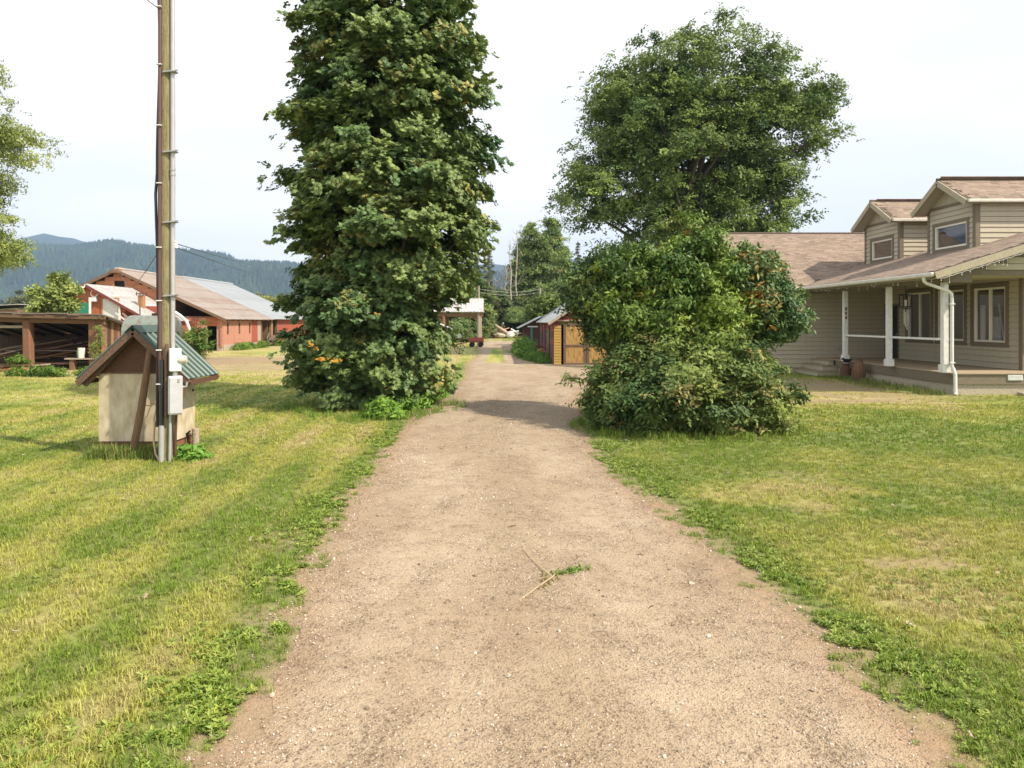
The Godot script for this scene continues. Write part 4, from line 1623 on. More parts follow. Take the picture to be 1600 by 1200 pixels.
	# overhead lines
	for w in [[V(px + .17, 3.42, pd - .04), V(-20.5, 7.6, 62), .35, "thin overhead power line running from the pole towards the barn end"], [V(px + .17, 3.36, pd - .04), V(-21.5, 7.5, 65), .55, "second overhead line sagging below the first, from pole to barn end"], [V(px - .09, 3.35, pd), V(-28.4, 5.9, 50.9), .9, "dark service cable from the power pole to the barn gable peak"], [V(px - .08, 7.1, pd), V(-12.0, 12.5, 8), .2, "black cable dropping to the pole from high overhead"]]:
		b = MB.new()
		pts = []
		for i in 15:
			var u := i / 14.0
			pts.append(w[0].lerp(w[1], u) - Vector3(0, sin(u * PI) * w[2], 0))
		b.tube(pts, .0075, 5, false)
		solo("overhead_wire", b, M.cable, w[0], w[3], "cable")

# ---------------------------------------------------------------- barns
func sheets(parent: Node3D, xa: float, ya: float, xb: float, yb: float, d0: float, d1: float, w: float, m: Material, nm := "roof_sheet") -> void:
	# roof sheets side by side from eave (xa, ya) to ridge (xb, yb), each with raised ribs
	var n := int(round((d1 - d0) / w))
	for i in n:
		var a := lerpf(d0, d1, i / float(n))
		var e := lerpf(d0, d1, (i + 1) / float(n)) + .02
		var up := R.randf_range(0, .012)
		var b := MB.new()
		var nn := Vector3(-(yb - ya), xb - xa, 0).normalized()
		if nn.y < 0: nn = -nn
		var pts := [V(xa, ya, a) + nn * up, V(xa, ya, e) + nn * up, V(xb, yb, e) + nn * up, V(xb, yb, a) + nn * up]
		if xb > xa: pts.reverse()
		b.slab(pts, .03)
		for k in 3:
			var dd := lerpf(a, e, .18 + k * .32)
			b.bar(V(xa, ya, dd) + nn * (up + .012), V(xb, yb, dd) + nn * (up + .012), .045, .03, 0.0, nn)
		part(nm, b, m, parent)

func barn() -> void:
	var h := thing("barn", V(-28.7, 0, 55), "long low red barn with rusty and pale metal roof beneath the forested hill", "barn")
	var xr := -28.7
	var sl := .453
	var top := 6.07
	var ry := func(x: float) -> float: return top - absf(x - xr) * sl
	var b := MB.new()
	for k in [[50.7, 61.4, "rust_roof", 0.0], [61.3, 72.6, "pale_roof", .05]]:
		sheets(h, -20.5, ry.call(-20.5) + k[3], xr, top + k[3], k[0], k[1], .92, M[k[2]])
		sheets(h, -36.9, ry.call(-36.9) + k[3], xr, top + k[3], k[0], k[1], 2.0, M[k[2]])
	b = MB.new(); b.tube([V(xr, top + .06, 50.65), V(xr, top + .06, 61.3)], .1, 6)
	part("ridge_cap", b, M.rust_roof, h)
	b = MB.new(); b.tube([V(xr, top + .1, 61.3), V(xr, top + .1, 72.6)], .1, 6)
	part("ridge_cap", b, M.pale_roof, h)
	for s in [-20.5, -36.9]:
		b = MB.new(); b.bar(V(s, ry.call(s) - .1, 50.68), V(xr, top - .1, 50.68), .06, .2)
		part("barge_board", b, M.old_board, h)
	b = MB.new(); b.bx(xr - .3, xr + .3, top - .28, top - .05, 50.4, 50.66)
	part("ridge_beam", b, M.old_beam, h)
	# gable boards, in rows, with a black window; the east part of the gable is open
	var y := 0.0
	while y < 5.9:
		var t := y + .29
		var half := (top - .12 - t) / sl
		var xe := minf(xr + half, -24.6 if y > 2.35 else -24.2)
		for s in spans(maxf(xr - half, -36.6), xe, y, t, [[-28.95, -28.2, 4.66, 5.2]]):
			var k := MB.new()
			var jog := R.randf_range(0, .015)
			k.bx(s[0], s[1] + R.randf_range(-.02, .02), y + .008, t, 51.0 - .03 - jog, 51.0)
			part("wall_board", k, M.barn_board, h)
		y = t
	b = MB.new(); b.bx(-28.95, -28.2, 4.64, 5.22, 51.05, 51.08)
	part("window", b, M.dark, h)
	# plastered front wall under the open gable, door opening, concrete foot
	var door := [-22.05, -21.3, 0.0, 1.83]
	for s in [[-24.2, -23.0], [-22.98, -22.12], [-21.24, -20.92]]:
		b = MB.new(); b.bx(s[0], s[1], .26, 2.46, 50.95, 51.1)
		part("wall_panel", b, M.barn_orange if s[0] < -23 else M.barn_pink, h)
		b = MB.new(); b.bx(s[0], s[1], 0, .255, 50.9, 51.12)
		part("foundation", b, M.concrete, h)
	b = MB.new(); b.bx(-22.12, -21.24, 1.84, 2.46, 50.95, 51.1)
	part("wall_panel", b, M.barn_orange, h)
	b = MB.new(); b.bx(-22.12, -22.05, 0, 1.84, 50.88, 51.1); b.bx(-21.3, -21.24, 0, 1.84, 50.92, 51.1)
	part("door_frame", b, M.pale_wood, h)
	b = MB.new(); b.bx(-24.3, -20.88, 2.462, 2.56, 50.93, 51.12)
	part("beam", b, M.old_beam, h)
	b = MB.new(); b.bx(-21.02, -20.86, .26, 2.4, 50.86, 50.948)
	part("corner_board", b, M.barn_pink, h)
	# east wall: panels, slot windows, opening with a post
	var slots := [[51.85, 52.2, 1.2, 2.1], [54.1, 54.45, 1.2, 2.1], [56.35, 56.7, 1.2, 2.1]]
	var cut := [51.1, 53.2, 55.3, 56.95, 58.3, 59.1]
	for i in 5:
		var y0 := .42
		b = MB.new()
		var rows := [[.42, 1.2], [1.2, 2.1], [2.1, 2.38]]
		for r in rows:
			for s in spans(cut[i] + .012, cut[i + 1] - .012, r[0], r[1], slots):
				b.bx(-20.98, -20.9 + .006 * (i % 2), r[0], r[1], s[0], s[1])
		part("wall_panel", b, [M.barn_pink, M.barn_pink, M.barn_pink, M.barn_red, M.pale_wood][i], h)
	for s in slots:
		b = MB.new(); b.bx(-21.0, -20.95, s[2] + .05, s[3] - .05, s[0] + .06, s[1] - .06)
		part("slot_window", b, M.dark, h)
	b = MB.new(); b.bx(-21.0, -20.84, 0, .42, 51.1, 59.1)
	part("foundation", b, M.concrete, h)
	for s in [[59.1, 59.3, "old_board"], [61.6, 62.1, "old_board_tan"], [63.2, 63.4, "old_board"]]:
		b = MB.new(); b.bx(-21.1, -20.85, 0, 2.4, s[0], s[1], .02)
		part("post", b, M[s[2]], h)
	b = MB.new(); b.bx(-21.0, -20.88, 2.38, 2.52, 51.0, 72.4)
	part("wall_plate", b, M.old_beam, h)
	for i in 9:
		b = MB.new(); b.bx(-20.95, -20.55, 2.24, 2.34, 51.5 + i * 1.05, 51.6 + i * 1.05)
		part("rafter_tail", b, M.old_beam, h)
	b = MB.new(); b.bx(-21.0, -20.9, 0.4, 2.38, 63.4, 72.4)
	part("wall_panel", b, M.barn_red, h)
	b = MB.new(); b.bx(-21.0, -20.86, 0, .4, 63.4, 72.4)
	part("foundation", b, M.concrete, h)
	# shell
	b = MB.new(); b.bx(-36.6, -36.5, 0, 2.4, 51, 72.4)
	part("wall", b, M.barn_board, h)
	b = MB.new(); b.bx(-36.5, -21.0, 0, 2.4, 72.3, 72.4)
	b.slab([V(-36.6, 2.4, 72.4), V(-20.9, 2.4, 72.4), V(xr, 5.95, 72.4)], .1)
	part("wall", b, M.barn_board, h)
	b = MB.new(); b.bx(-24.65, -24.55, 2.4, 4.1, 51.0, 61)
	b.bx(-36.5, -21.0, 0, 2.3, 61, 61.1)
	part("partition", b, M.old_board, h)
	# things along the wall
	var ld := thing("ladder", V(-23.0, 0, 50.7), "rusty red ladder leaning against the barn front near the doorway", "ladder")
	for s in [-.17, .17]:
		b = MB.new(); b.bar(V(-23.05 + s, 0, 50.45), V(-22.85 + s, 2.5, 50.84), .06, .05)
		part("rail", b, M.maroon_red, ld)
	for i in 8:
		b = MB.new()
		var c := V(-23.05, 0, 50.45).lerp(V(-22.85, 2.5, 50.84), .1 + i * .115)
		b.bar(c - Vector3(.17, 0, 0), c + Vector3(.17, 0, 0), .03, .03)
		part("rung", b, M.maroon_red, ld)
	for i in 9:
		b = MB.new()
		var a := V(-20.7 + R.randf() * .5, .2 + .16 * (i % 5), 59.5 + R.randf())
		b.bar(a, a + Vector3(R.randf_range(-.4, .4), R.randf_range(-.2, .7), -R.randf_range(1.2, 2.6)), .09, .09)
		solo("scrap_timber", b, M.grey_board if i % 2 else M.old_board, a, "weathered scrap timber heaped in the barn's side opening", "timber", "scrap timbers in the barn opening")
	var pb := MB.new(); pb.tube([V(-19.8, 3.1, 40.0), V(-18.9, 2.55, 40), V(-18.5, 2.2, 40), V(-18.35, 1.8, 40), V(-18.35, .0, 40)], .09, 10)
	solo("bent_pipe", pb, M.white, V(-18.35, 0, 40), "white bent pipe curving down into the bush by the barn", "pipe")

func annex() -> void:
	var h := thing("barn_annex", V(-27, 0, 48), "orange gabled annex with pale metal roof on the front of the red barn", "barn annex")
	var xc := -27.6
	var d0 := 45.5
	var top := 4.67
	var s := .563
	var b := MB.new()
	sheets(h, -23.25, top - 4.35 * s, xc, top, 45.2, 50.9, .8, M.white_roof)
	sheets(h, -29.6, top - 2.0 * s, xc, top, 45.2, 50.9, 1.4, M.white_roof)
	for q in [-23.25, -29.6]:
		b = MB.new(); b.bar(V(q, top - absf(q - xc) * s - .1, 45.22), V(xc, top - .1, 45.22), .05, .18)
		part("barge_board", b, M.maroon_red if q > -25 else M.white, h)
	# front: upright panels up to the slopes
	var cuts := [-29.15, -28.55, -27.95, -27.35, -26.75, -26.62, -25.6, -25.45, -25.15]
	for i in 8:
		var a: float = cuts[i]
		var e: float = cuts[i + 1]
		var y0 := 1.6
		if i == 5: y0 = 3.72 # over the door
		var ya := top - absf(a - xc) * s - .08
		var ye := top - absf(e - xc) * s - .08
		b = MB.new()
		if ya > y0 + .05 and ye > y0:
			b.slab([V(a + .008, y0, d0), V(e - .008, y0, d0), V(e - .008, ye, d0), V(a + .008, ya, d0)], .06)
			part("wall_panel", b, M.barn_orange, h)
	b = MB.new(); b.bx(-26.62, -25.6, 1.62, 3.7, d0 - .03, d0 + .02, .01)
	var dr := part("door", b, M.white, h)
	b = MB.new(); b.bx(-26.7, -26.62, 1.6, 3.78, d0 - .05, d0 + .02); b.bx(-25.6, -25.52, 1.6, 3.78, d0 - .05, d0 + .02); b.bx(-26.62, -25.6, 3.7, 3.78, d0 - .05, d0 + .02)
	part("frame", b, M.barn_board, dr)
	# round vent with a white fan box below
	b = MB.new()
	b.tube([V(-27.15, 4.06, d0 - .02), V(-27.15, 4.06, d0 - .09)], .26, 18)
	var v := part("vent", b, M.white, h)
	b = MB.new(); b.tube([V(-27.15, 4.06, d0 - .09), V(-27.15, 4.06, d0 - .1)], .19, 18)
	part("grille", b, M.barn_orange, v)
	b = MB.new(); b.bx(-27.42, -26.95, 3.5, 3.78, d0 - .28, d0 - .001, .02)
	part("fan_box", b, M.white, h)
	# green tarp on the railing, posts
	b = MB.new(); b.bx(-28.75, -27.0, 2.72, 3.4, 44.6, 44.63)
	part("green_tarp", b, M.green_tarp, h)
	for q in [[-28.78, 1.6, 3.5, 44.62], [-26.95, 1.6, 3.7, 44.62], [-25.4, 1.6, 3.3, 45.3], [-24.4, 0.0, 2.7, 45.4]]:
		b = MB.new(); b.bx(q[0] - .05, q[0] + .05, q[1], q[2], q[3] - .05, q[3] + .05)
		part("post", b, M.white, h)
	b = MB.new(); b.bx(-29.2, -24.8, 1.45, 1.6, 44.5, 50.9)
	part("porch_floor", b, M.old_board, h)
	for q in [-29.0, -27.5, -26, -24.9]:
		b = MB.new(); b.bx(q - .08, q + .08, 0, 1.45, 44.6, 44.76)
		part("pier", b, M.old_board, h)
	# stair with white handrails
	for i in 7:
		b = MB.new(); b.bx(-24.8 + i * .24, -24.53 + i * .24, 1.38 - i * .2, 1.42 - i * .2, 44.7, 45.4)
		part("stair_tread", b, M.old_board, h)
	for d in [44.65, 45.45]:
		b = MB.new(); b.bar(V(-25.3, 2.75, d), V(-22.9, .95, d), .05, .07)
		for i in 4:
			b.bar(V(-25.1 + i * .7, 2.6 - i * .525, d), V(-25.1 + i * .7, 1.6 - i * .5, d), .04, .04)
		part("handrail", b, M.white, h)
	# recessed east bay: dark red back wall
	b = MB.new(); b.bx(-25.2, -23.4, 0, 3.25, 47.6, 47.7)
	part("wall", b, M.barn_red, h)
	b = MB.new(); b.bx(-25.2, -25.1, 1.6, 3.2, 45.56, 47.6)
	part("wall", b, M.barn_red, h)
	b = MB.new(); b.bx(-24.0, -23.75, 1.9, 2.3, 47.4, 47.598, .02)
	part("meter_box", b, M.white, h)
	b = MB.new(); b.bx(-29.15, -29.05, 1.6, 3.7, 45.56, 50.9)
	part("wall", b, M.barn_orange, h)
	b = MB.new(); b.bx(-23.6, -23.5, 0, 2.2, 49, 50.9); b.bx(-23.6, -23.5, 1.95, 2.2, 45.4, 49)
	part("wall", b, M.barn_red, h)
	# stub chimney with a rusty cap
	b = MB.new()
	b.bx(-25.1, -24.75, 2.9, 4.0, 47.0, 47.35)
	var ch := part("chimney", b, M.rust_orange, h)
	b = MB.new(); b.bx(-25.2, -24.65, 4.06, 4.12, 46.9, 47.45)
	for q in [[-25.15, 46.95], [-24.7, 46.95], [-25.15, 47.4], [-24.7, 47.4]]:
		b.bx(q[0] - .02, q[0] + .02, 3.95, 4.22, q[1] - .02, q[1] + .02)
	part("cap", b, M.rust, ch)

func open_shed() -> void:
	var h := thing("open_shed", V(-21, 0, 33), "open fronted weathered board shed with sagging flat roof behind the pump house", "shed")
	var b := MB.new()
	var x0 := -26.0
	var x1 := -18.15
	var d0 := 31.0
	var d1 := 35.2
	var yf := func(x: float) -> float: return 2.52 + (x1 - x) * .022
	var i := 0
	var x := x0
	while x < x1 + .25: # roof boards front to back
		var w := .5
		b = MB.new()
		var e := minf(x + w - .01, x1 + .3)
		var j := R.randf_range(-.03, .03)
		var pts := [V(x, yf.call(x) + j, d0 - .35 + R.randf_range(-.05, .05)), V(e, yf.call(e) + j, d0 - .35), V(e, 1.55 + j, d1 + .3), V(x, 1.6 + j, d1 + .3)]
		b.slab(pts, .06)
		part("roof_board", b, M.grey_board, h)
		x += w
	b = MB.new(); b.bar(V(x0, yf.call(x0) - .16, d0 - .3), V(x1 + .3, yf.call(x1) - .16, d0 - .3), .05, .16)
	part("fascia_board", b, M.old_board, h)
	b = MB.new(); b.bar(V(x0, yf.call(x0) - .34, d0), V(x1 + .1, yf.call(x1) - .36, d0), .16, .2)
	part("beam", b, M.old_beam, h)
	b = MB.new(); b.bar(V(x0, 1.95, d0 + .02), V(-21.6, 1.95, d0 + .02), .1, .12)
	part("rail", b, M.pale_wood, h)
	for q in [[-25.6, .16], [-21.55, .19], [-18.55, .2]]:
		b = MB.new(); b.box(V(q[0], 1.15, d0 + .05), Vector3(q[1] * 1.9, 2.3, q[1] * 1.8), Basis(Vector3(0, 0, 1), .015), .05)
		part("post", b, M.old_post, h)
	for k in 9:
		b = MB.new(); b.bar(V(x0 + .5 + k * .95, yf.call(x0 + .5 + k * .95) - .16, d0), V(x0 + .5 + k * .95, 1.48, d1), .08, .14)
		part("rafter", b, M.dark_board, h)
	# back wall of upright boards with gaps
	x = x0
	while x < x1:
		var w := R.randf_range(.18, .3)
		b = MB.new(); b.bx(x + R.randf_range(.003, .02), x + w, 0, 1.6 - R.randf() * .05, d1, d1 + .03)
		part("wall_board", b, M.dark_board, h)
		x += w
	# east wall of upright boards under the sloping roof
	var d := d0 - .1
	while d < d1:
		var w := R.randf_range(.17, .3)
		var yt := lerpf(2.5, 1.56, (d + w - d0 + .35) / (d1 - d0 + .65)) - .08
		b = MB.new()
		b.bx(x1 - .03, x1 + R.randf() * .03, .02 + R.randf() * .06, yt, d + .014, d + w - .014)
		part("wall_board", b, [M.old_board_tan, M.old_board, M.old_post, M.brown_red_board, M.old_board_tan, M.dark_board][R.randi() % 6], h)
		d += w
	b = MB.new(); b.bar(V(x1 + .06, 2.42, d0 - .35), V(x1 + .06, 1.5, d1 + .3), .05, .14)
	part("barge_board", b, M.grey_board, h)
	# lumber and clutter inside
	for k in 34:
		b = MB.new()
		var a := V(R.randf_range(-25.5, -21.8), .12 + .11 * (k % 7) + R.randf() * .08, R.randf_range(31.4, 33.4))
		var e := a + Vector3(R.randf_range(2.2, 3.3), R.randf_range(-.06, .1) + (.5 if k > 16 else .0), R.randf_range(-.5, .5))
		b.bar(a, e, R.randf_range(.14, .26), .05)
		solo("plank", b, [M.old_board, M.brown_red_board, M.grey_board, M.old_board_tan][k % 4], a, "weathered plank in the lumber heap inside the open shed", "plank", "planks heaped in the open shed")
	b = MB.new(); b.bar(V(-22.6, .3, 31.6), V(-19.2, .95, 32.0), .12, .06)
	solo("plank", b, M.old_beam, V(-22.6, .3, 31.6), "long reddish plank lying aslant across the open shed's front bay", "plank")
	var bt := thing("plank_table", V(-18.95, 0, 30.9), "low pale board on blocks at the open shed's corner post", "bench")
	b = MB.new(); b.bx(-19.7, -18.2, .48, .54, 30.7, 31.0)
	part("top", b, M.pale_wood, bt)
	for q in [-19.4, -18.5]:
		b = MB.new(); b.bx(q - .1, q + .1, 0, .48, 30.75, 30.95)
		part("block", b, M.old_beam, bt)
	b = MB.new(); b.lathe(V(-19.02, .54, 30.85), [[0, 0], [.13, 0], [.15, .45], [.155, .46], [.14, .45], [.12, .05]], 16)
	solo("bucket", b, M.cream, V(-19.02, .54, 30.85), "white bucket standing on the pale board at the shed corner", "bucket")
	b = MB.new(); b.lathe(V(-19.35, .54, 31.3), [[0, 0], [.14, 0], [.16, .3], [0, .32]], 14)
	solo("bucket", b, M.teal, V(-19.35, 0.54, 31.3), "teal tub in the shade behind the white bucket", "bucket")
	for k in 6:
		b = MB.new()
		var a := V(R.randf_range(-23.2, -20.4), .05 + .03 * k, R.randf_range(29.6, 30.5))
		b.bar(a, a + Vector3(R.randf_range(.8, 1.6), R.randf_range(0, .1), R.randf_range(-.4, .4)), .2, .06)
		solo("offcut_board", b, [M.rust_orange, M.pale_wood, M.old_beam][k % 3], a, ["orange brown offcut board on the ground before the open shed", "pale offcut board on the ground before the open shed", "dark red offcut board on the ground before the open shed"][k % 3], "board", "offcut boards before the open shed")
	# far-off low metal-roofed shed behind it
	var f := thing("low_shed", V(-47, 0, 62), "distant low shed with white metal roof behind the open shed", "shed")
	sheets(f, -50, 3.3, -42.6, 3.7, 60, 66, 1.2, M.white_roof)
	b = MB.new(); b.bx(-49.8, -42.8, 0, 3.25, 60.3, 65.7)
	part("wall", b, M.old_board, f)
	# fuel tank on legs
	var tk := thing("fuel_tank", V(-11.2, 0, 22), "pale green rusting fuel tank on a stand behind the pump house roof", "tank")
	b = MB.new()
	var pts := []
	var rad := []
	for q in [[0, .02], [.02, .36], [.08, .48], [.16, .53], [1.5, .53], [1.58, .48], [1.64, .36], [1.66, .02]]:
		pts.append(V(-12.1 + q[0], 1.86, 22)); rad.append(q[1])
	b.tube(pts, rad, 24, false)
	part("drum", b, M.tank, tk)
	for q in [[-11.75, 21.7], [-11.75, 22.3], [-10.75, 21.7], [-10.75, 22.3]]:
		b = MB.new(); b.bar(V(q[0], 0, q[1]), V(q[0], 1.5, q[1]), .07, .07)
		part("leg", b, M.rust, tk)
	for q in [[-11.68, .6], [-10.66, .5]]:
		b = MB.new(); b.tube([V(q[0], 2.35, 22), V(q[0], 2.35 + q[1], 22)], .022, 7)
		part("vent_pipe", b, M.pale_wood, tk)
	b = MB.new(); b.tube([V(-11.2, 2.36, 22), V(-11.2, 2.46, 22)], .09, 10)
	part("cap", b, M.rust, tk)

func garage() -> void:
	var h := thing("garage", V(4.25, 0, 40), "old maroon board garage with yellow panel doors beside the gravel drive", "garage")
	var x0 := 2.6
	var x1 := 5.9
	var xc := 4.25
	var d0 := 34.5
	var d1 := 46.5
	var sl := .66
	var top := 3.42
	var b := MB.new()
	sheets(h, 2.3, top - (xc - 2.3) * sl, xc, top, d0 - .35, d1 + .2, .86, M.pale_roof)
	sheets(h, 6.2, top - 1.95 * sl, xc, top, d0 - .35, d1 + .2, .86, M.pale_roof)
	b = MB.new(); b.tube([V(xc, top + .03, d0 - .35), V(xc, top + .03, d1 + .2)], .06, 6)
	part("ridge_cap", b, M.pale_roof, h)
	for s in [2.3, 6.2]:
		b = MB.new(); b.bar(V(s, top - absf(s - xc) * sl - .08, d0 - .33), V(xc, top - .08, d0 - .33), .04, .12)
		part("barge_board", b, M.pale_wood, h)
	# west wall: level boards, darker low down, with a boarded window
	var y := .02
	while y < 2.25:
		var d := d0 + .02
		while d < d1:
			var e := minf(d + R.randf_range(2.5, 4.5), d1)
			b = MB.new(); b.bx(x0 - .03 - R.randf() * .015, x0, y, y + .155, d + .006, e)
			part("wall_board", b, M.maroon_red if y > 1.6 or R.randf() < .15 else M.maroon, h)
			d = e
		y += .165
	b = MB.new(); b.bx(x0 - .07, x0 - .045, .95, 1.75, 36.9, 38.3)
	b.bx(x0 - .08, x0 - .07, .9, 1.8, 36.8, 36.95); b.bx(x0 - .08, x0 - .07, .9, 1.8, 37.5, 37.62)
	part("window", b, M.grey_board, h)
	for q in [37.05, 40.5, 43.5]:
		b = MB.new(); b.bx(x0 - .085, x0 - .045, .02, 2.2, q, q + .12)
		part("batten", b, M.maroon, h)
	# front: strip of yellow shingles, double doors, red gable
	y = .03
	while y < 1.98:
		b = MB.new()
		b.hexa([V(x0, y, d0 - .05), V(x0 + .37, y, d0 - .05), V(x0 + .37, y + .15, d0 - .02), V(x0, y + .15, d0 - .02), V(x0, y, d0), V(x0 + .37, y, d0), V(x0 + .37, y + .15, d0), V(x0, y + .15, d0)])
		part("wall_shingle", b, M.yellow_shingle, h)
		y += .14
	y = 2.0
	while y < 3.25:
		var half := (top - .14 - y - .16) / sl
		b = MB.new()
		if half > .1:
			b.bx(maxf(xc - half, x0), minf(xc + half, x1), y + .006, y + .16, d0 - .03 - R.randf() * .01, d0)
			part("gable_board", b, M.maroon_red if R.randf() < .7 else M.barn_red, h)
		y += .165
	b = MB.new(); b.bx(2.55, 5.95, 2.2, 2.27, d0 - .12, d0 - .05)
	part("door_track", b, M.pale_wood, h)
	for k in 2:
		var a := 3.08 + k * 1.17
		var e := a + 1.15
		var dr := MB.new()
		dr.bx(a, a + .12, .02, 2.12, d0 - .1, d0 - .045); dr.bx(e - .12, e, .02, 2.12, d0 - .1, d0 - .045)
		dr.bx(a + .12, e - .12, 1.98, 2.12, d0 - .098, d0 - .045); dr.bx(a + .12, e - .12, .02, .1, d0 - .098, d0 - .045); dr.bx(a + .12, e - .12, .93, 1.02, d0 - .102, d0 - .045)
		var door := part("door", dr, M.door_frame, h)
		for q in [[.1, .93], [1.02, 1.98]]:
			b = MB.new(); b.bx(a + .12, e - .12, q[0], q[1], d0 - .075, d0 - .05)
			part("panel", b, M.yellow_ply, door)
	b = MB.new(); b.bx(5.45, x1, .02, 2.0, d0 - .03, d0)
	part("wall_panel", b, M.maroon_red, h)
	b = MB.new(); b.bx(2.98, 5.44, .0, 2.0, d0 + .3, d0 + .34)
	part("inner_wall", b, M.dark, h)
	b = MB.new(); b.bx(x1 - .05, x1, 0, 2.3, d0, d1); b.bx(x0 + .01, x1 - .05, 0, 2.3, d1 - .05, d1)
	b.slab([V(x0, 2.3, d1), V(x1, 2.3, d1), V(xc, 3.35, d1)], .05)
	part("wall", b, M.maroon, h)
	# a smaller shed behind, with teal post
	var s := thing("small_shed", V(2.2, 0, 56), "small dark shed with grey metal roof past the maroon garage", "shed")
	sheets(s, 1.25, 1.62, 3.2, 2.6, 54.5, 60, 1.1, M.pale_roof)
	sheets(s, 5.15, 1.62, 3.2, 2.6, 54.5, 60, 1.1, M.pale_roof)
	b = MB.new(); b.bx(1.75, 4.7, 0, 1.8, 55, 59.8)
	b.slab([V(1.75, 1.8, 55), V(4.7, 1.8, 55), V(3.2, 2.5, 55)], .05)
	part("wall", b, M.maroon, s)
	var tp := thing("teal_post", V(2.05, 0, 48.2), "weathered teal post with a white crossbar behind the garage corner", "post")
	b = MB.new(); b.bx(2.0, 2.12, 0, 1.78, 48.1, 48.22, .01)
	part("post", b, M.teal, tp)
	b = MB.new(); b.bx(1.78, 2.5, 1.78, 1.86, 48.05, 48.25, .01)
	part("crossbar", b, M.white, tp)
	b = MB.new(); b.tube([V(2.02, 0, 47.9), V(2.02, .25, 47.9)], .12, 10)
	part("foot", b, M.cream, tp)
	for q in [[2.2, .42, 43.6, "rust", "dark red drum lying in the weeds by the garage wall"], [2.32, .3, 40.6, "rust_orange", "orange brown drum lying nearer the garage's front corner"]]:
		b = MB.new()
		var c := V(q[0], q[1], q[2])
		b.tube([c + Vector3(0, 0, .38), c + Vector3(0, 0, .36), c, c - Vector3(0, 0, .4)], [.28, .3, .3, .29], 16)
		var dm := thing("drum", V(q[0], 0, q[2]), q[4], "drum")
		part("body", b, M[q[3]], dm)
		b = MB.new()
		for z in [-.12, .12]:
			b.tube([c + Vector3(0, 0, z - .015), c + Vector3(0, 0, z + .015)], .31, 16)
		part("hoop", b, M.rust, dm)

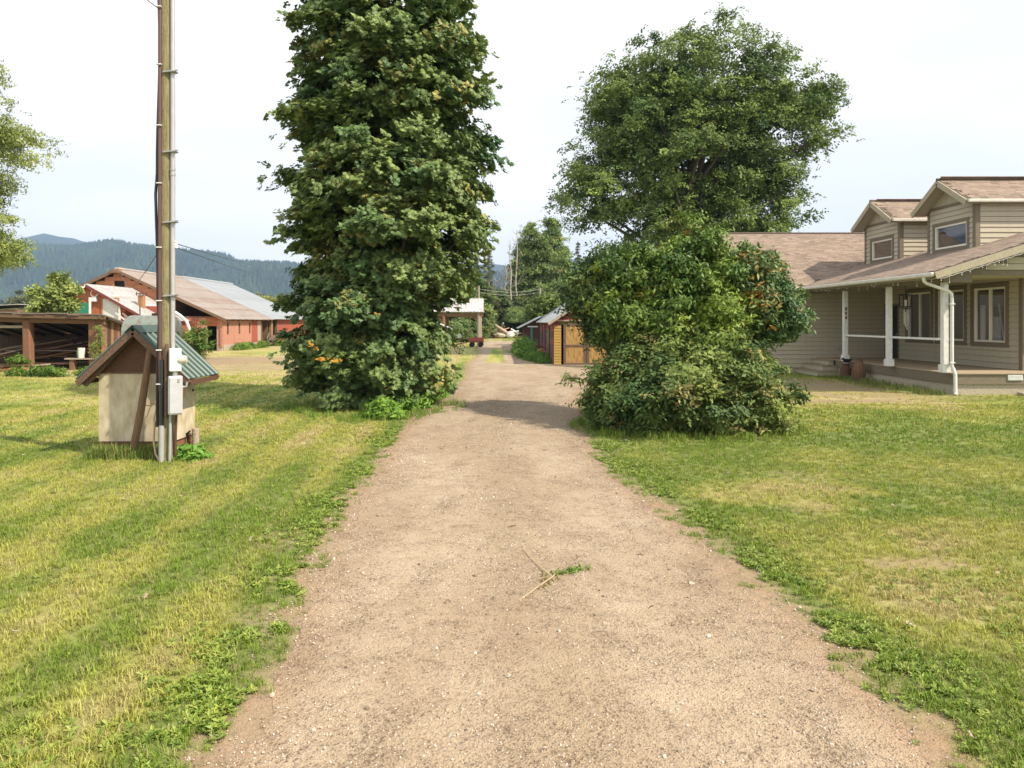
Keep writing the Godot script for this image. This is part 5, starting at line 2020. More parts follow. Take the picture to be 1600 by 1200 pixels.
func carport() -> void:
	var h := thing("pole_barn", V(-5, 0, 61.5), "open sided pole barn with pale metal roof beyond the big leafy tree", "carport")
	var b := MB.new()
	for i in 8:
		var x := -8.6 + i * .86
		b = MB.new()
		b.slab([V(x, 3.04, 60), V(x + .87, 3.04, 60), V(x + .87, 4.28, 62.4), V(x, 4.28, 62.4)], .03)
		for k in 3:
			b.bar(V(x + .15 + k * .28, 3.06, 60), V(x + .15 + k * .28, 4.3, 62.4), .04, .03)
		part("roof_sheet", b, M.white_roof, h)
		b = MB.new()
		b.slab([V(x + .87, 3.04, 64.8), V(x, 3.04, 64.8), V(x, 4.28, 62.4), V(x + .87, 4.28, 62.4)], .03)
		part("roof_sheet", b, M.white_roof, h)
	b = MB.new(); b.slab([V(-1.72, 3.02, 64.8), V(-1.72, 4.24, 62.4), V(-1.72, 3.02, 60)], .04)
	part("gable", b, M.pale_wood, h)
	for d in [60.3, 64.4]:
		b = MB.new(); b.bx(-8.6, -1.8, 2.62, 2.9, d - .08, d + .08)
		part("beam", b, M.old_beam, h)
		for x in [-8.3, -5.2, -2.1]:
			b = MB.new(); b.tube([V(x, 0, d), V(x, 2.95, d)], .16, 10)
			part("post", b, M.bark_grey if x > -3 else M.old_beam, h)
			b = MB.new(); b.bar(V(x, 2.1, d), V(x - .7, 2.75, d), .1, .1)
			part("brace", b, M.old_beam, h)
	# junk under and beside it
	var c := thing("farm_cart", V(-2.2, 0, 58.5), "low rusty red farm cart beside the pole barn post", "cart")
	b = MB.new(); b.bx(-2.85, -1.6, .4, .48, 58, 59.2); b.bx(-2.85, -1.6, .48, .8, 57.98, 58.03); b.bx(-2.85, -1.6, .48, .8, 59.15, 59.2); b.bx(-1.65, -1.6, .48, .85, 58, 59.2)
	part("bed", b, M.maroon_red, c)
	for q in [[-2.6, 57.9], [-1.85, 57.9], [-2.6, 59.3], [-1.85, 59.3]]:
		b = MB.new(); b.tube([V(q[0], .22, q[1] - .05), V(q[0], .22, q[1] + .05)], .22, 14)
		part("wheel", b, M.black_metal, c)
	b = MB.new(); b.bar(V(-2.85, .42, 58.6), V(-3.9, .2, 58.6), .07, .07)
	part("drawbar", b, M.rust, c)
	var m := thing("hay_rake", V(-4.3, 0, 46), "thin framed farm implement with white panel half hidden by the big tree", "farm implement")
	b = MB.new(); b.box(V(-4.0, 1.95, 46), Vector3(1.5, .06, .7), Basis(Vector3(0, 0, 1), -.42), .01)
	part("panel", b, M.white, m)
	b = MB.new(); b.box(V(-3.2, 1.15, 46), Vector3(.9, .25, .5), Basis(Vector3(0, 0, 1), .1), .05)
	part("hood", b, M.grey_paint, m)
	for q in [[V(-4.5, 0, 45.8), V(-4.4, 2.1, 45.9)], [V(-3.5, 0, 45.8), V(-3.45, 1.75, 45.9)], [V(-4.5, .9, 45.8), V(-2.2, 1.05, 45.8)], [V(-2.6, 1.1, 45.8), V(-1.95, 1.75, 45.8)], [V(-2.9, 0, 45.8), V(-2.7, 1.1, 45.8)]]:
		b = MB.new(); b.bar(q[0], q[1], .05, .05)
		part("frame_bar", b, M.rust, m)
	for q in [-4.3, -2.9]:
		b = MB.new()
		var ring := []
		for i in 17:
			ring.append(V(q + .34 * cos(TAU * i / 16.0), .36 + .34 * sin(TAU * i / 16.0), 46.35))
		b.tube(ring, .022, 5, false)
		for i in 4:
			b.bar(V(q - .33 * cos(PI * i / 4), .36 - .33 * sin(PI * i / 4), 46.35), V(q + .33 * cos(PI * i / 4), .36 + .33 * sin(PI * i / 4), 46.35), .02, .02)
		part("wheel", b, M.rust, m)
	# second utility pole far off with its wires
	b = MB.new(); b.tube([V(-2.6, 0, 75), V(-2.6, 6.1, 75)], [.13, .1], 8)
	solo("far_pole", b, M.bark_grey, V(-2.6, 0, 75), "plain grey wooden pole standing behind the pole barn roof", "pole")
	b = MB.new(); b.tube([V(4.3, 0, 78), V(4.3, 6.0, 78)], [.12, .1], 8)
	solo("far_pole", b, M.bark_grey, V(4.3, 0, 78), "thin pole among the trees above the garage roof", "pole")
	for k in 2:
		b = MB.new()
		var pts := []
		for i in 9:
			var u := i / 8.0
			pts.append(V(lerpf(-2.6, 4.3, u), 5.75 - k * .35 - sin(u * PI) * .35 + u * .1, lerpf(75, 78, u)))
		b.tube(pts, .012, 4, false)
		solo("overhead_wire", b, M.galv, pts[0], ["upper thin wire strung between the two far poles", "lower thin wire strung between the two far poles"][k], "cable")
	# burn pile of logs at the end of the drive
	for i in 46:
		b = MB.new()
		var x := R.randf_range(-2.1, 2.2)
		var y := R.randf_range(.1, 1.35 - absf(x) * .35)
		var l := R.randf_range(.8, 2.2)
		var a := R.randf() * TAU
		var p := V(x, y, 90 + R.randf_range(-1.2, .6))
		var e := p + Vector3(cos(a) * l, R.randf_range(-.3, .7), sin(a) * l * .6)
		e.y = maxf(e.y, .1)
		var r := R.randf_range(.06, .17)
		b.tube([p, p.lerp(e, .5) + Vector3(0, R.randf_range(-.05, .05), 0), e], [r, r * .9, r * .75], 8)
		solo("log", b, [M.log, M.pale_wood, M.log, M.white, M.rust_orange][i % 5], Vector3(p.x, 0, p.z), ["bleached log in the scrap pile at the end of the drive", "pale branch in the scrap pile at the end of the drive", "bleached log in the scrap pile at the end of the drive", "whitened log in the scrap pile at the end of the drive", "rust coloured beam in the scrap pile at the end of the drive"][i % 5], "log", ["bleached logs in the scrap pile", "pale branches in the scrap pile", "bleached logs in the scrap pile", "whitened logs in the scrap pile", "rust beams in the scrap pile"][i % 5])
	b = MB.new(); b.tube([V(-1.0, 1.7, 89.2), V(.9, .45, 88.6)], [.2, .26], 10)
	solo("log", b, M.log, V(0, 0, 89), "thick pinkish log leaning across the top of the scrap pile", "log")
	b = MB.new(); b.blob(V(-.4, .35, 88.3), Vector3(.9, .35, .5), R, .12, 5, 8)
	solo("boulder", b, M.concrete, V(-.4, 0, 88.3), "pale grey boulder in front of the scrap pile", "boulder")
	b = MB.new(); b.blob(V(1.0, .4, 88.2), Vector3(.6, .45, .5), R, .12, 5, 8)
	solo("boulder", b, M.white, V(1.0, 0, 88.2), "whitish boulder in front of the scrap pile, by the leaning log", "boulder")

# ---------------------------------------------------------------- planting
func plants() -> void:
	M_needle = sprig(9, .34, .05, .22, 41, false, .5)
	var maple := sprig(7, .125, .12, .12, 42, true, .5)
	var creeper := sprig(6, .12, .055, .1, 43, false, .6)
	var small := sprig(8, .085, .045, .11, 44, false, .3)
	var elm := sprig(9, .2, .11, .33, 45, false, .4)
	var small_elm := sprig(9, .13, .05, .25, 51, false, .6)
	var mid := sprig(9, .3, .17, .45, 46, false, .3)
	var blade := sprig(8, .5, .06, .2, 47, false, .2)
	# the big leafy tree on the west side of the drive, leafy to the ground
	var at := V(-3.5, 0, 18.2)
	var rows := [[.45, .0, 1.5, 1.7], [1.0, .0, 2.0, 2.0], [1.8, .0, 2.15, 2.1], [2.7, -.1, 2.05, 2.1], [3.6, .45, 2.4, 2.3], [4.7, .5, 2.7, 2.5], [5.8, .5, 2.7, 2.5], [7.0, .5, 2.65, 2.4], [8.3, .5, 2.6, 2.3], [9.6, .5, 2.45, 2.2], [10.9, .5, 2.2, 2.0], [12.2, .5, 1.75, 1.7], [13.4, .5, 1.1, 1.1]]
	var blobs := slices(at, rows)
	var t := tree("maple_tree", at, "tall dense dark green tree leafy to the ground on the west side of the drive", "tree", "", blobs, 1250, 32, .4, maple, M.leaf_gloss, L(0.072, 0.15, 0.052), L(0.235, 0.305, 0.085), .3, 16, {"inner": .5, "ragged": .16, "tint": L(.42, .36, .1), "tint_p": .2, "stray": .0, "flat": .5})
	# a few orange autumn sprays low on it
	var X := []
	var C := []
	for q in [[-4.35, 1.62, 15.85], [-4.1, 1.3, 15.75], [-3.85, 1.38, 15.75], [-2.95, 2.35, 15.9]]:
		for i in 3 if q[1] < 2 else 1:
			X.append(Transform3D(crown_basis(Vector3(0, 0, 1), .5, .55), V(q[0], q[1], q[2] - .05) + Vector3(R.randf_range(-.12, .12), R.randf_range(-.09, .09), R.randf_range(-.1, .1))))
			C.append(L(.48, .26, .04) * R.randf_range(.8, 1.2))
	many("autumn_leaves", maple, M.leaf, X, C, t)
	# the thicket on the east side: a low round shrub, a creeper-hung tree and a shrub with reddened tips
	var lo := [[V(3.75, .75, 14.2), Vector3(2.1, 1.2, 1.6)], [V(2.9, .6, 14.0), Vector3(1.05, .95, 1.1)], [V(4.3, 1.15, 14.2), Vector3(1.4, .8, 1.2)], [V(5.0, .6, 13.9), Vector3(.75, .8, .9)], [V(3.0, 1.2, 14.1), Vector3(1.0, .6, .9)]]
	tree("rambling_shrub", V(3.8, 0, 14.2), "low round tangled shrub at the foot of the creeper covered tree beside the drive", "shrub", "", lo, 780, 24, .22, small, M.leaf, L(0.067, 0.134, 0.044), L(.27, .33, .075), .06, 22, {"inner": .5, "ragged": .3, "tint": L(.4, .32, .12), "tint_p": .16, "bark": M.stem, "stray": .1, "bias": 1.5})
	var up := [[V(4.15, 3.45, 14.9), Vector3(.8, .85, .9)], [V(3.5, 3.15, 14.9), Vector3(.7, .7, .9)], [V(2.75, 3.1, 15.1), Vector3(.7, .75, .9)], [V(4.4, 2.6, 14.7), Vector3(.95, .9, 1.0)], [V(3.4, 2.35, 14.6), Vector3(1.1, .65, 1.0)], [V(4.25, 1.9, 14.4), Vector3(.75, .6, .9)]]
	tree("creeper_covered_tree", V(3.7, 0, 14.9), "small bushy tree smothered in bright green creeper east of the drive", "tree", "", up, 470, 30, .25, creeper, M.leaf_gloss, L(0.073, 0.152, 0.03), L(.31, .42, .06), .16, 14, {"inner": .5, "ragged": .35, "tint": L(.4, .2, .04), "tint_p": .05, "stray": .12, "bias": 1.9})
	var rt := [[V(5.55, 2.75, 14.9), Vector3(.7, .7, .8)], [V(5.95, 2.3, 14.9), Vector3(.5, .42, .6)], [V(5.4, 3.4, 14.9), Vector3(.45, .4, .5)]]
	tree("red_tipped_shrub", V(5.4, 0, 14.8), "dark green shrub with reddish orange tips between creeper tree and house", "shrub", "", rt, 330, 26, .26, creeper, M.leaf_gloss, L(0.049, 0.122, 0.044), L(.2, .29, .075), .09, 10, {"inner": .5, "ragged": .3, "tint": L(.55, .27, .06), "tint_p": .7, "tint_at": V(5.0, 3.3, 14.2), "tint_r": 1.2, "stray": .12})
	var lf := [[V(2.35, 2.95, 16.2), Vector3(.8, .75, .9)], [V(2.5, 2.2, 16.2), Vector3(.5, .5, .7)], [V(2.9, 3.4, 16.3), Vector3(.8, .65, .9)]]
	tree("dark_shrub", V(2.6, 0, 16.3), "dark glossy shrub overhanging the drive in front of the yellow garage doors", "shrub", "", lf, 300, 28, .28, creeper, M.leaf_gloss, L(0.049, 0.116, 0.044), L(.17, .25, .065), .1, 8, {"inner": .5, "ragged": .3})
	# the great spreading tree beyond the wing
	at = V(12.3, 0, 45)
	var el := [[V(12, 13.5, 45), Vector3(6.5, 4.5, 5.5)], [V(6.4, 11.0, 44), Vector3(3.4, 2.9, 3.6)], [V(9.5, 15.5, 45), Vector3(4.5, 3.6, 4.5)], [V(17.2, 14.0, 45), Vector3(4.2, 4.0, 4.2)], [V(19.2, 17.3, 45), Vector3(2.6, 2.4, 3.0)], [V(13.2, 18.5, 45), Vector3(6.0, 3.4, 4.8)], [V(11.5, 9.0, 44), Vector3(4.8, 2.2, 4.0)], [V(16.2, 9.6, 45), Vector3(3.6, 2.3, 3.6)], [V(8.0, 17.2, 45), Vector3(2.8, 2.0, 3.0)]]
	tree("spreading_tree", at, "great spreading broadleaf tree rising behind the house wing roof", "tree", "", el, 900, 30, .85, elm, M.leaf, L(0.076, 0.14, 0.04), L(0.263, 0.35, 0.081), .55, 40, {"inner": .35, "ragged": .4, "floor": 6.2})
	# conifer tip between the thicket and the great tree
	conifer("spruce_tree", V(8.0, 0, 31), 7.4, 1.7, "yellowish green young spruce poking up behind the creeper covered tree", "", L(0.073, 0.11, 0.024), L(.2, .24, .06), 34)
	# willow at the west edge of the view
	at = V(-21.5, 0, 25.5)
	var wi := [[V(-20.4, 9.4, 25.5), Vector3(2.3, 1.7, 2.2)], [V(-18.3, 8.9, 25.5), Vector3(1.1, .8, 1.1)], [V(-20.6, 7.0, 25.5), Vector3(2.2, 1.3, 2.0)], [V(-20.2, 5.2, 25.3), Vector3(2.3, 1.2, 1.8)], [V(-18.5, 4.9, 25.3), Vector3(1.0, .9, .9)], [V(-20.9, 11.3, 25.5), Vector3(1.9, 1.4, 1.8)]]
	tree("willow_tree", at, "airy yellow green tree at the western edge above the open shed", "tree", "", wi, 420, 22, .42, small_elm, M.leaf, L(.17, .22, .05), L(.46, .52, .17), .35, 30, {"inner": .25, "ragged": .5, "floor": 3.4})
	# sapling behind the open shed, bush at the barn, vine on the shed corner
	tree("sapling", V(-25.0, 0, 38.5), "young pale green tree growing behind the open shed roof", "tree", "", [[V(-25.4, 3.2, 38.5), Vector3(.8, .6, .8)], [V(-25.0, 3.9, 38.5), Vector3(.65, .5, .6)], [V(-26.3, 3.9, 38.5), Vector3(.4, .25, .4)], [V(-24.2, 4.1, 38.5), Vector3(.4, .25, .3)], [V(-24.4, 3.1, 38.5), Vector3(.6, .4, .5)], [V(-25.9, 2.9, 38.5), Vector3(.7, .4, .6)], [V(-25.0, 4.7, 38.5), Vector3(.35, .4, .3)]], 120, 9, .26, elm, M.leaf, L(0.171, 0.244, 0.049), L(.36, .42, .12), .09, 14, {"inner": .1, "ragged": .5, "floor": 2.4})
	tree("elder_bush", V(-18.1, 0, 39.8), "green bush with yellowish flower heads by the barn's annex", "bush", "", [[V(-18.2, 1.0, 39.8), Vector3(.95, .95, .9)], [V(-17.5, 1.1, 39.8), Vector3(.6, .85, .7)]], 130, 16, .25, small, M.leaf, L(0.073, 0.159, 0.024), L(.2, .3, .05), .05, 8, {"tint": L(.5, .46, .15), "tint_p": .2, "bark": M.stem})
	var vn := thing("vine", V(-18.25, 0, 30.7), "pale green hop vine climbing the open shed's corner post", "vine")
	var b := MB.new()
	var st := []
	for i in 9:
		st.append(V(-18.2 + .12 * sin(i * 1.2), i * .24, 30.75))
	b.tube(st, .012, 5)
	part("stem", b, M.stem, vn)
	X = []; C = []
	for i in 190:
		var y := R.randf_range(.1, 2.0)
		X.append(Transform3D(crown_basis(Vector3(0, 0, 1), .6, R.randf_range(.5, .9)), V(-18.15 + .12 * sin(y * 5) + R.randfn() * .16 * (1.0 if y < 1.5 else .5), y, 30.72 - R.randf() * .12)))
		C.append(L(.2, .3, .06).lerp(L(.4, .45, .14), R.randf()))
	many("foliage", creeper, M.leaf, X, C, vn)
	# nettles and burdock in front of the open shed
	for q in [[-23.1, 27.4, .34], [-22.0, 27.3, .36], [-20.9, 27.5, .42], [-21.6, 30.3, .95], [-19.4, 27.4, .4], [-18.6, 27.2, .46], [-17.7, 27.1, .55], [-16.7, 27.5, .42]]:
		var w := thing("weed_clump", V(q[0], 0, q[1]), "bushy bright green weed clump on the ground before the open shed", "weed", "weed clumps along the open shed")
		crown(w, "foliage", [[V(q[0], q[2] * .4, q[1]), Vector3(.5, q[2] * .5, .4)]], 18, 11, .17, creeper, M.leaf, L(0.085, 0.183, 0.024), L(.24, .34, .06))
	# bank of weeds by the garage
	for q in [[2.2, 36.6, .35, .55], [1.9, 38.8, .55, .8], [1.6, 41.5, .8, 1.0], [1.5, 44.5, .9, 1.0], [1.5, 47.2, 1.0, 1.2], [1.6, 50.5, 1.1, 1.2]]:
		var w := thing("weed_bank", V(q[0], 0, q[1]), "lush green weed bank along the maroon garage wall", "weed", "weed banks along the garage wall")
		crown(w, "foliage", [[V(q[0], q[2] * .35, q[1]), Vector3(q[3] * .75, q[2] * .6, 1.5)]], 70, 14, .25, creeper, M.leaf, L(0.085, 0.207, 0.024), L(.2, .34, .05))
	for q in [[-20.1, 52.6], [-20.2, 54.6], [-20.1, 57.2], [-19.9, 61.5], [-19.9, 64.0]]:
		var w := thing("weed_clump", V(q[0], 0, q[1]), "green weed clump growing along the foot of the barn's side wall", "weed", "weed clumps along the barn wall")
		crown(w, "foliage", [[V(q[0], .2, q[1]), Vector3(.5, .38, 1.1)]], 45, 10, .22, creeper, M.leaf, L(0.098, 0.207, 0.024), L(.24, .36, .06))
	# tall grass tufts at the foot of the pump house, plants under the big tree and along the porch
	var tall := tuft_mesh(12, .2, .012, .08, 9)
	X = []; C = []
	for i in 500:
		var x := R.randf_range(-6.6, -5.2)
		var d := 11.12 - R.randf() * .35 * R.randf()
		X.append(Transform3D(Basis.from_euler(Vector3(0, R.randf() * TAU, 0)).scaled(Vector3.ONE * R.randf_range(.5, 1.2)), V(x, 0, d)))
		C.append(L(.14, .24, .04).lerp(L(.3, .32, .1), R.randf()))
	for i in 320:
		var a := R.randf() * TAU
		X.append(Transform3D(Basis.from_euler(Vector3(0, R.randf() * TAU, 0)).scaled(Vector3.ONE * R.randf_range(.3, 1.0)), V(-3.2 + cos(a) * R.randf_range(1.6, 2.3), 0, 17.4 + sin(a) * R.randf_range(1.4, 2.6))))
		C.append(L(.12, .25, .03).lerp(L(.3, .36, .09), R.randf()))
	for i in 420:
		var a := R.randf() * TAU
		X.append(Transform3D(Basis.from_euler(Vector3(0, R.randf() * TAU, 0)).scaled(Vector3.ONE * R.randf_range(.3, .95)), V(3.8 + cos(a) * R.randf_range(1.8, 2.4), 0, 14.2 + sin(a) * R.randf_range(1.2, 1.9))))
		C.append(L(.14, .27, .03).lerp(L(.32, .38, .08), R.randf()))
	for i in 260:
		X.append(Transform3D(Basis.from_euler(Vector3(0, R.randf() * TAU, 0)).scaled(Vector3.ONE * R.randf_range(.4, 1.2)), V(13.3 - absf(R.randfn()) * .5, 0, R.randf_range(20.2, 27))))
		C.append(L(.12, .2, .04).lerp(L(.3, .3, .1), R.randf()))
	many("tall_grass", tall, M.grass_blade, X, C)
	for q in [[-5.02, 10.95, .28], [-5.15, 11.05, .2]]:
		var w := thing("burdock", V(q[0], 0, q[1]), ["bright green leafy burdock at the foot of the power pole", "smaller leafy weed tucked behind the burdock at the power pole"][0 if q[2] > .25 else 1], "weed")
		crown(w, "foliage", [[V(q[0], .06, q[1]), Vector3(q[2], .09, q[2] * .7)]], 26, 5, .1, creeper, M.leaf, L(0.122, 0.293, 0.037), L(.22, .4, .06))
	# broad weeds under the west tree by the drive edge
	for q in [[-2.2, 18.6], [-2.15, 19.8], [-2.3, 17.2], [-2.0, 21.0], [-2.7, 15.7]]:
		var w := thing("verge_weed", V(q[0], 0, q[1]), "bright green weed clump between the big leafy tree and the gravel", "weed", "weeds under the big tree")
		crown(w, "foliage", [[V(q[0], .18, q[1]), Vector3(.45, .26, .6)]], 50, 10, .14, creeper, M.leaf, L(0.122, 0.293, 0.037), L(.26, .42, .06))
	# trees at the end of the drive
	var far := "trees beyond the end of the drive"
	for q in [[7.1, 102, 17.9, 2.5, .0], [4.0, 99, 16.9, 2.1, .3], [9.5, 108, 14.5, 2.6, .2], [5.6, 98, 14.6, 3.3, .0], [7.8, 97, 11.2, 3.4, .1], [2.5, 104, 15.2, 1.6, .45]]:
		var x: float = q[0]
		var d: float = q[1]
		var hh: float = q[2]
		var bl := []
		for i in 7:
			var u := i / 6.0
			bl.append([V(x + R.randf_range(-.6, .6), hh * (.18 + .74 * u), d + R.randf_range(-.6, .6)), Vector3(q[3] * (1.05 - .72 * u), hh * .12, q[3] * (1.05 - .72 * u))])
		tree("poplar_tree", V(x, 0, d), ["tallest green poplar above the garage roof beyond the drive", "slim poplar with a browned thin top near the bare snags", "pale thin poplar beyond the garage, easternmost of the group", "full mid green poplar in the centre of the far group", "broad low poplar crown just above the garage roof", "thin sparse dark poplar standing next to the bare snags"][[17.9, 16.9, 14.5, 14.6, 11.2, 15.2].find(hh)], "tree", far, bl, int(330 * (1.0 - q[4])), 24, .8, mid, M.leaf, L(.1, .165, .05), L(.32, .41, .13), .22, 12, {"inner": .2, "ragged": .5, "tint": L(.3, .17, .1), "tint_p": .05 + q[4] * .25})
	for q in [[1.35, 96, 13.6], [2.1, 97, 15.2], [.75, 97, 10.5], [-.4, 99, 8.6], [.1, 99, 8.3]]: # bare snags
		var s := thing("dead_tree", V(q[0], 0, q[1]), ["pale bare dead tree trunk with upswept twigs, beside the poplars", "tallest bare dead trunk standing against the dark poplar", "leaning bare dead tree with an arching side branch", "shorter bare snag in the gap where the far hill shows", "thin grey snag right beside the gap to the far hill"][[13.6, 15.2, 10.5, 8.6, 8.3].find(q[2])], "dead tree", "bare snags at the end of the drive")
		var top := V(q[0] + R.randf_range(-.8, .2), q[2], q[1])
		trunk(s, V(q[0], 0, q[1]), top, .2, .03, M.snag, "trunk", .3)
		for i in 12:
			var u := R.randf_range(.45, .97)
			var p := V(q[0], 0, q[1]).lerp(top, u)
			var a := R.randf() * TAU
			var l := R.randf_range(.8, 2.2) * (1.3 - u)
			b = MB.new()
			b.tube([p, p + Vector3(cos(a) * l * .6, l * .35, sin(a) * l * .6), p + Vector3(cos(a) * l, l * 1.1, sin(a) * l)], [.05, .035, .012], 5)
			part("limb", b, M.snag, s)
	conifer("dark_conifer", V(-1.8, 0, 92), 13.0, 2.1, "sparse tall conifer above the pole barn, by the big leafy tree", far, L(0.085, 0.122, 0.055), L(.2, .2, .1), 12, .35)
	conifer("dark_conifer", V(-3.6, 0, 95), 11.0, 2.3, "second darker conifer half hidden by the big leafy tree", far, L(0.055, 0.098, 0.044), L(.15, .18, .075), 16, .15)
	conifer("dark_conifer", V(11.5, 0, 104), 14.5, 2.2, "thin conifer showing between creeper thicket and great spreading tree", far, L(0.061, 0.085, 0.037), L(.16, .17, .08), 12, .3)
	# the darker belt lower down
	for q in [[-5.5, 92, 6.5, 3.2, "dark green tree in the shade behind the pole barn roof"], [-1.0, 95, 6.4, 2.6, "dusky green tree just behind the far pole and wires"], [2.2, 96, 5.6, 2.8, "dark rounded tree under the bare snags"], [5.5, 93, 5.9, 2.8, "dark green tree behind the round willow bush"], [9.5, 94, 6.6, 3.2, "green tree over the garage roof ridge"], [-10, 96, 8.0, 4.0, "leafy tree hidden mostly by the big leafy tree"], [13.5, 92, 8.5, 4.0, "green tree beyond the dark shrub and garage"], [-15, 100, 8.5, 4.5, "tree beyond the barn end, behind the big leafy tree"]]:
		var bl := [[V(q[0], q[2] * .4, q[1]), Vector3(q[3] * .95, q[2] * .42, q[3] * .9)], [V(q[0] + .5, q[2] * .72, q[1]), Vector3(q[3] * .65, q[2] * .3, q[3] * .6)]]
		tree("belt_tree", V(q[0], 0, q[1]), q[4], "tree", far, bl, 300, 22, .7, mid, M.leaf, L(0.055, 0.104, 0.039), L(.17, .21, .07), .2, 8, {"inner": .4, "ragged": .35})
	for q in [[-3.3, 88, 7.6, 2.6, "green tree rising over the pole barn roof's east end"], [.6, 112, 6.8, 3.4, "far green tree low in the gap below the hill"], [3.2, 108, 9.4, 3.0, "leafy green tree behind the bare snags"], [8.8, 90, 8.4, 3.0, "light green tree above the garage, beside the thicket"], [12.0, 88, 9.5, 3.4, "tall green tree just behind the thicket's dark shrub"], [16.0, 96, 10.5, 4.0, "green tree beyond the wing, under the great tree"]]:
		var bl := [[V(q[0], q[2] * .38, q[1]), Vector3(q[3] * .9, q[2] * .4, q[3] * .9)], [V(q[0] - .4, q[2] * .7, q[1]), Vector3(q[3] * .7, q[2] * .3, q[3] * .6)]]
		tree("belt_tree", V(q[0], 0, q[1]), q[4], "tree", far, bl, 260, 22, .7, mid, M.leaf, L(.07, .13, .04), L(.25, .32, .09), .2, 8, {"inner": .3, "ragged": .4})
	tree("brown_shrub", V(-.6, 0, 95), "brownish green layered shrub behind the scrap pile", "shrub", far, [[V(-.8, 2.2, 95), Vector3(2.0, 1.8, 1.5)], [V(-.2, 3.6, 95), Vector3(1.5, .8, 1.2)]], 180, 16, .5, mid, M.leaf, L(0.073, 0.091, 0.037), L(.19, .18, .08), .1, 6, {"flat": .25})
	var wb := thing("willow_bush", V(2.0, 0, 92), "round feathery bright green willow bush beyond the small shed", "bush", far)
	X = []; C = []
	for i in 900:
		var dir := Vector3(R.randfn(), absf(R.randfn()) * .9 + .15, R.randfn()).normalized()
		var rr := R.randf_range(.55, 1.0)
		var p := V(2.0, 2.0, 92.5) + dir * Vector3(2.3, 2.3, 2.0) * rr
		X.append(Transform3D(Basis(dir.cross(Vector3.UP).normalized(), dir, dir.cross(Vector3.UP).cross(dir).normalized()).scaled(Vector3.ONE * R.randf_range(.6, 1.0)), p))
		C.append(L(.14, .24, .07).lerp(L(.4, .5, .2), R.randf()))
	many("foliage", blade, M.leaf, X, C, wb)
	for i in 7:
		b = MB.new()
		var a := TAU * i / 7
		b.tube([V(2.0, 0, 92.5), V(2.0 + cos(a) * .8, 1.8, 92.5 + sin(a) * .8), V(2.0 + cos(a) * 1.4, 3.2, 92.5 + sin(a) * 1.4)], [.06, .04, .015], 5)
		part("stem", b, M.stem, wb)
	tree("garden_tree", V(4.6, 0, 62), "fresh green leafy tree right behind the maroon garage roof", "tree", far, [[V(4.4, 2.4, 62), Vector3(2.3, 1.5, 1.8)], [V(4.2, 3.7, 62), Vector3(1.5, .9, 1.3)], [V(6.5, 2.9, 62), Vector3(1.7, 1.6, 1.6)]], 260, 18, .45, mid, M.leaf, L(0.073, 0.134, 0.03), L(.18, .25, .06), .12, 8, {"inner": .4})
	for q in [[-5.0, 72, 2.0], [-4.4, 84, 1.5], [-4.9, 82, 2.4], [5.2, 86, 1.3]]:
		tree("meadow_shrub", V(q[0], 0, q[1]), ["low green shrub under the pole barn roof", "small shrub between the pole barn and the scrap pile", "green shrub seen through the pole barn", "small shrub east of the scrap pile"][[72, 84, 82, 86].find(q[1])], "shrub", far, [[V(q[0], q[2] * .45, q[1]), Vector3(q[2] * .9, q[2] * .55, q[2] * .8)]], 90, 16, .4, mid, M.leaf, L(0.073, 0.134, 0.037), L(.2, .26, .08), .05, 4, {"bark": M.stem})
	# yellow willows beyond the barn
	for q in [[-36.2, 108, 6.4, 3.0, "rounded yellow green tree behind the barn's pale roof"], [-29.2, 100, 5.6, 3.0, "yellow green tree between the barn end and the big leafy tree"], [-25.5, 98, 6.2, 2.6, "yellow green tree peeping past the big leafy tree's edge"]]:
		tree("yellow_willow", V(q[0], 0, q[1]), q[4], "tree", "yellow green trees behind the barn", [[V(q[0], q[2] * .55, q[1]), Vector3(q[3], q[2] * .45, q[3])]], 190, 18, .6, mid, M.leaf, L(0.146, 0.183, 0.037), L(.34, .36, .09), .2, 8, {"inner": .4})
	# tree line at the foot of the hill
	for i in 26:
		var x := -260.0 + i * 9.5 + R.randf_range(-3, 3)
		var d := 260.0 + R.randf_range(-20, 30)
		var hh := R.randf_range(9, 13.5)
		tree("field_tree", V(x, 0, d), "distant rounded tree in the tree line at the foot of the hill", "tree", "trees in the line below the hill", [[V(x, hh * .5, d), Vector3(R.randf_range(5, 8), hh * .5, 5)]], 60, 14, 1.6, mid_big(), M.leaf, L(0.061, 0.091, 0.03), L(.2, .2, .07), .3, 2, {"inner": .5})
	# bits on the gravel: an uprooted stalk, twigs
	var up2 := thing("uprooted_weed", V(.35, 0, 5.85), "uprooted dry weed stalk with green tip lying on the gravel", "weed stalk")
	b = MB.new()
	b.tube([V(.13, .035, 5.3), V(.27, .042, 5.52), V(.42, .048, 5.75), V(.5, .042, 5.95)], [.003, .005, .005, .003], 5)
	b.tube([V(.42, .048, 5.75), V(.3, .042, 6.1), V(.2, .042, 6.5)], [.006, .005, .003], 5)
	part("stalk", b, M.hose, up2)
	X = []; C = []
	for i in 30:
		var u := R.randf()
		X.append(Transform3D(crown_basis(Vector3.UP, .3, R.randf_range(.25, .45)), V(lerpf(.42, .78, u) + R.randfn() * .02, .045, lerpf(5.85, 6.05, u) + R.randfn() * .02)))
		C.append(L(.14, .26, .04).lerp(L(.3, .36, .1), R.randf()))
	for i in 16:
		X.append(Transform3D(crown_basis(Vector3.UP, .3, R.randf_range(.2, .35)), V(.38 + R.randfn() * .04, .045, 5.72 + R.randfn() * .06)))
		C.append(L(.35, .3, .12))
	many("leaves", creeper, M.leaf, X, C, up2)
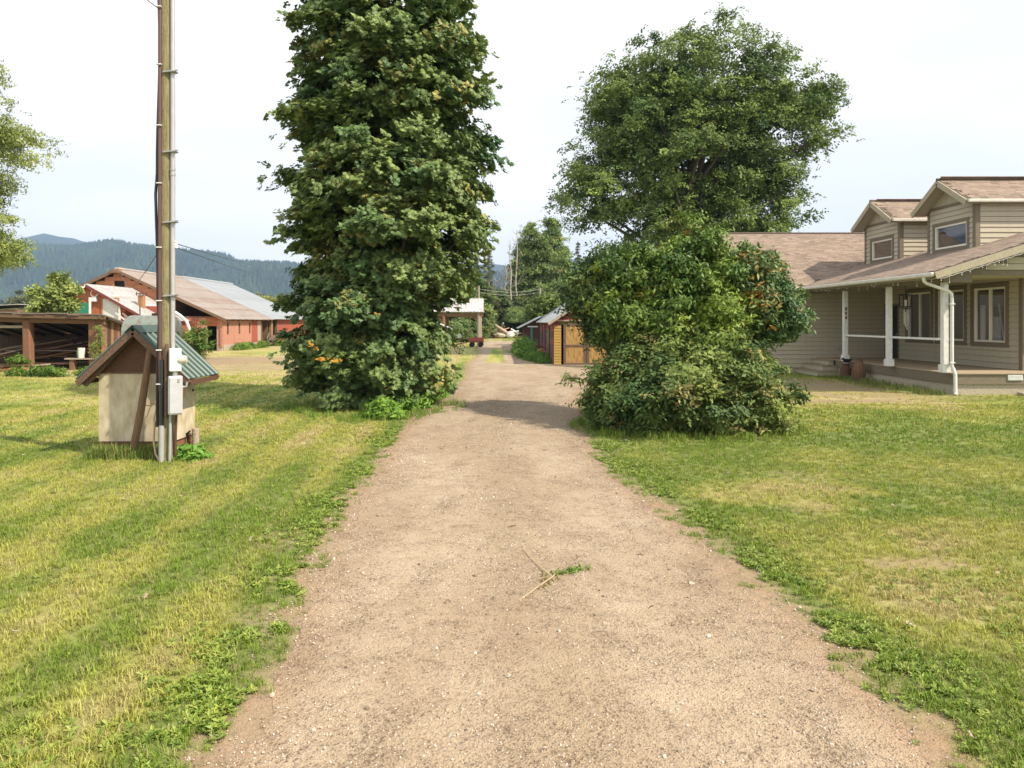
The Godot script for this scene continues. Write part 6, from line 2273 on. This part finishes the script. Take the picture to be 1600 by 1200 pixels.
	for i in 26:
		b = MB.new()
		var d := R.randf_range(3.6, 14)
		var e := edges(d)
		var p := V(R.randf_range(e.x, e.y), 0, d)
		p.y = drive_y(p.x, d) + .004
		var a := R.randf() * TAU
		var l := R.randf_range(.04, .14)
		b.tube([p - Vector3(cos(a), 0, sin(a)) * l * .5, p + Vector3(R.randf_range(-.01, .01), .006, 0), p + Vector3(cos(a), 0, sin(a)) * l * .5], [.003, .004, .002], 5)
		solo("twig", b, M.bark_grey if i % 2 else M.rust, p, ["short reddish twig lying on the gravel drive", "short grey twig lying on the gravel drive"][i % 2], "twig", ["reddish twigs on the gravel", "grey twigs on the gravel"][i % 2])

var big_leaf: Mesh
func mid_big() -> Mesh:
	if big_leaf == null:
		big_leaf = sprig(9, .8, .5, 1.1, 48, false, .3)
	return big_leaf

# ---------------------------------------------------------------- sky
func sky_image() -> Image:
	var im := Image.create(1024, 512, false, Image.FORMAT_RGBF)
	var n := FastNoiseLite.new()
	n.seed = 9
	n.frequency = 1.1
	n.fractal_octaves = 5
	for j in 512:
		var el := PI * (.5 - (j + .5) / 512.0)
		for i in 1024:
			if j > 256:
				im.set_pixel(i, j, Color(.5, .5, .48))
				continue
			var az := TAU * (i + .5) / 1024.0
			var dir := Vector3(cos(el) * cos(az), sin(el), cos(el) * sin(az))
			# a cloud sheet seen from below: spread out overhead, drawn out towards the horizon
			var q := dir / (maxf(dir.y, 0.0) + .22)
			var f := n.get_noise_3d(q.x * .9, q.y * .4, q.z * .55)
			var g := n.get_noise_3d(q.x * .35 + 40, 0, q.z * .3)
			var cl := clampf(.55 + f * 1.5 + g * .9, 0, 1)
			var c := Color(.575, .592, .615).lerp(Color(.69, .688, .685), cl)
			c = c.lerp(Color(.665, .663, .66), clampf(1.0 - dir.y * 3.0, 0, 1) * .5)
			im.set_pixel(i, j, c)
	return im

func _ready() -> void:
	# ---- camera: level, with the lens shifted down and a little to the east
	var cam := Camera3D.new()
	cam.name = "camera"
	add_child(cam)
	cam.position = Vector3(0, 2.2, 0)
	var near := 0.1
	cam.set_frustum(near * 1200.0 / 1067.0, Vector2(near * 15.0 / 1067.0, -near * 98.0 / 1067.0), near, 9000.0)
	cam.current = true
	# ---- sky, haze, exposure
	var env := Environment.new()
	var sky := Sky.new()
	var sm := PanoramaSkyMaterial.new()
	sm.panorama = ImageTexture.create_from_image(sky_image())
	sky.sky_material = sm
	env.background_mode = Environment.BG_SKY
	env.sky = sky
	env.tonemap_mode = Environment.TONE_MAPPER_LINEAR
	env.tonemap_exposure = 1.9
	env.sdfgi_enabled = true
	env.ssao_enabled = true
	env.ssil_enabled = true
	env.fog_enabled = FOG > 0.0
	env.fog_density = FOG
	env.fog_light_color = Color(.66, .78, .95)
	var we := WorldEnvironment.new()
	we.name = "world_environment"
	we.environment = env
	add_child(we)
	# ---- sun: high in the east, a little behind the viewer, softened by thin cloud
	var sun := DirectionalLight3D.new()
	sun.name = "sun"
	sun.light_color = Color(1.0, .95, .87)
	sun.light_energy = 1.2
	sun.light_angular_distance = 0.8
	sun.shadow_enabled = true
	add_child(sun)
	sun.look_at_from_position(Vector3.ZERO, Vector3(-.8, -1.0, -.42))
	R.seed = 20240
	nz.seed = 3; nz.frequency = .01; nz.fractal_octaves = 4
	nz2.seed = 8; nz2.frequency = .01; nz2.fractal_octaves = 3
	materials()
	ground()
	hills()
	house()
	pump_house()
	power_pole()
	barn()
	annex()
	open_shed()
	garage()
	carport()
	plants()
	grass()

const FOG := 0.00019
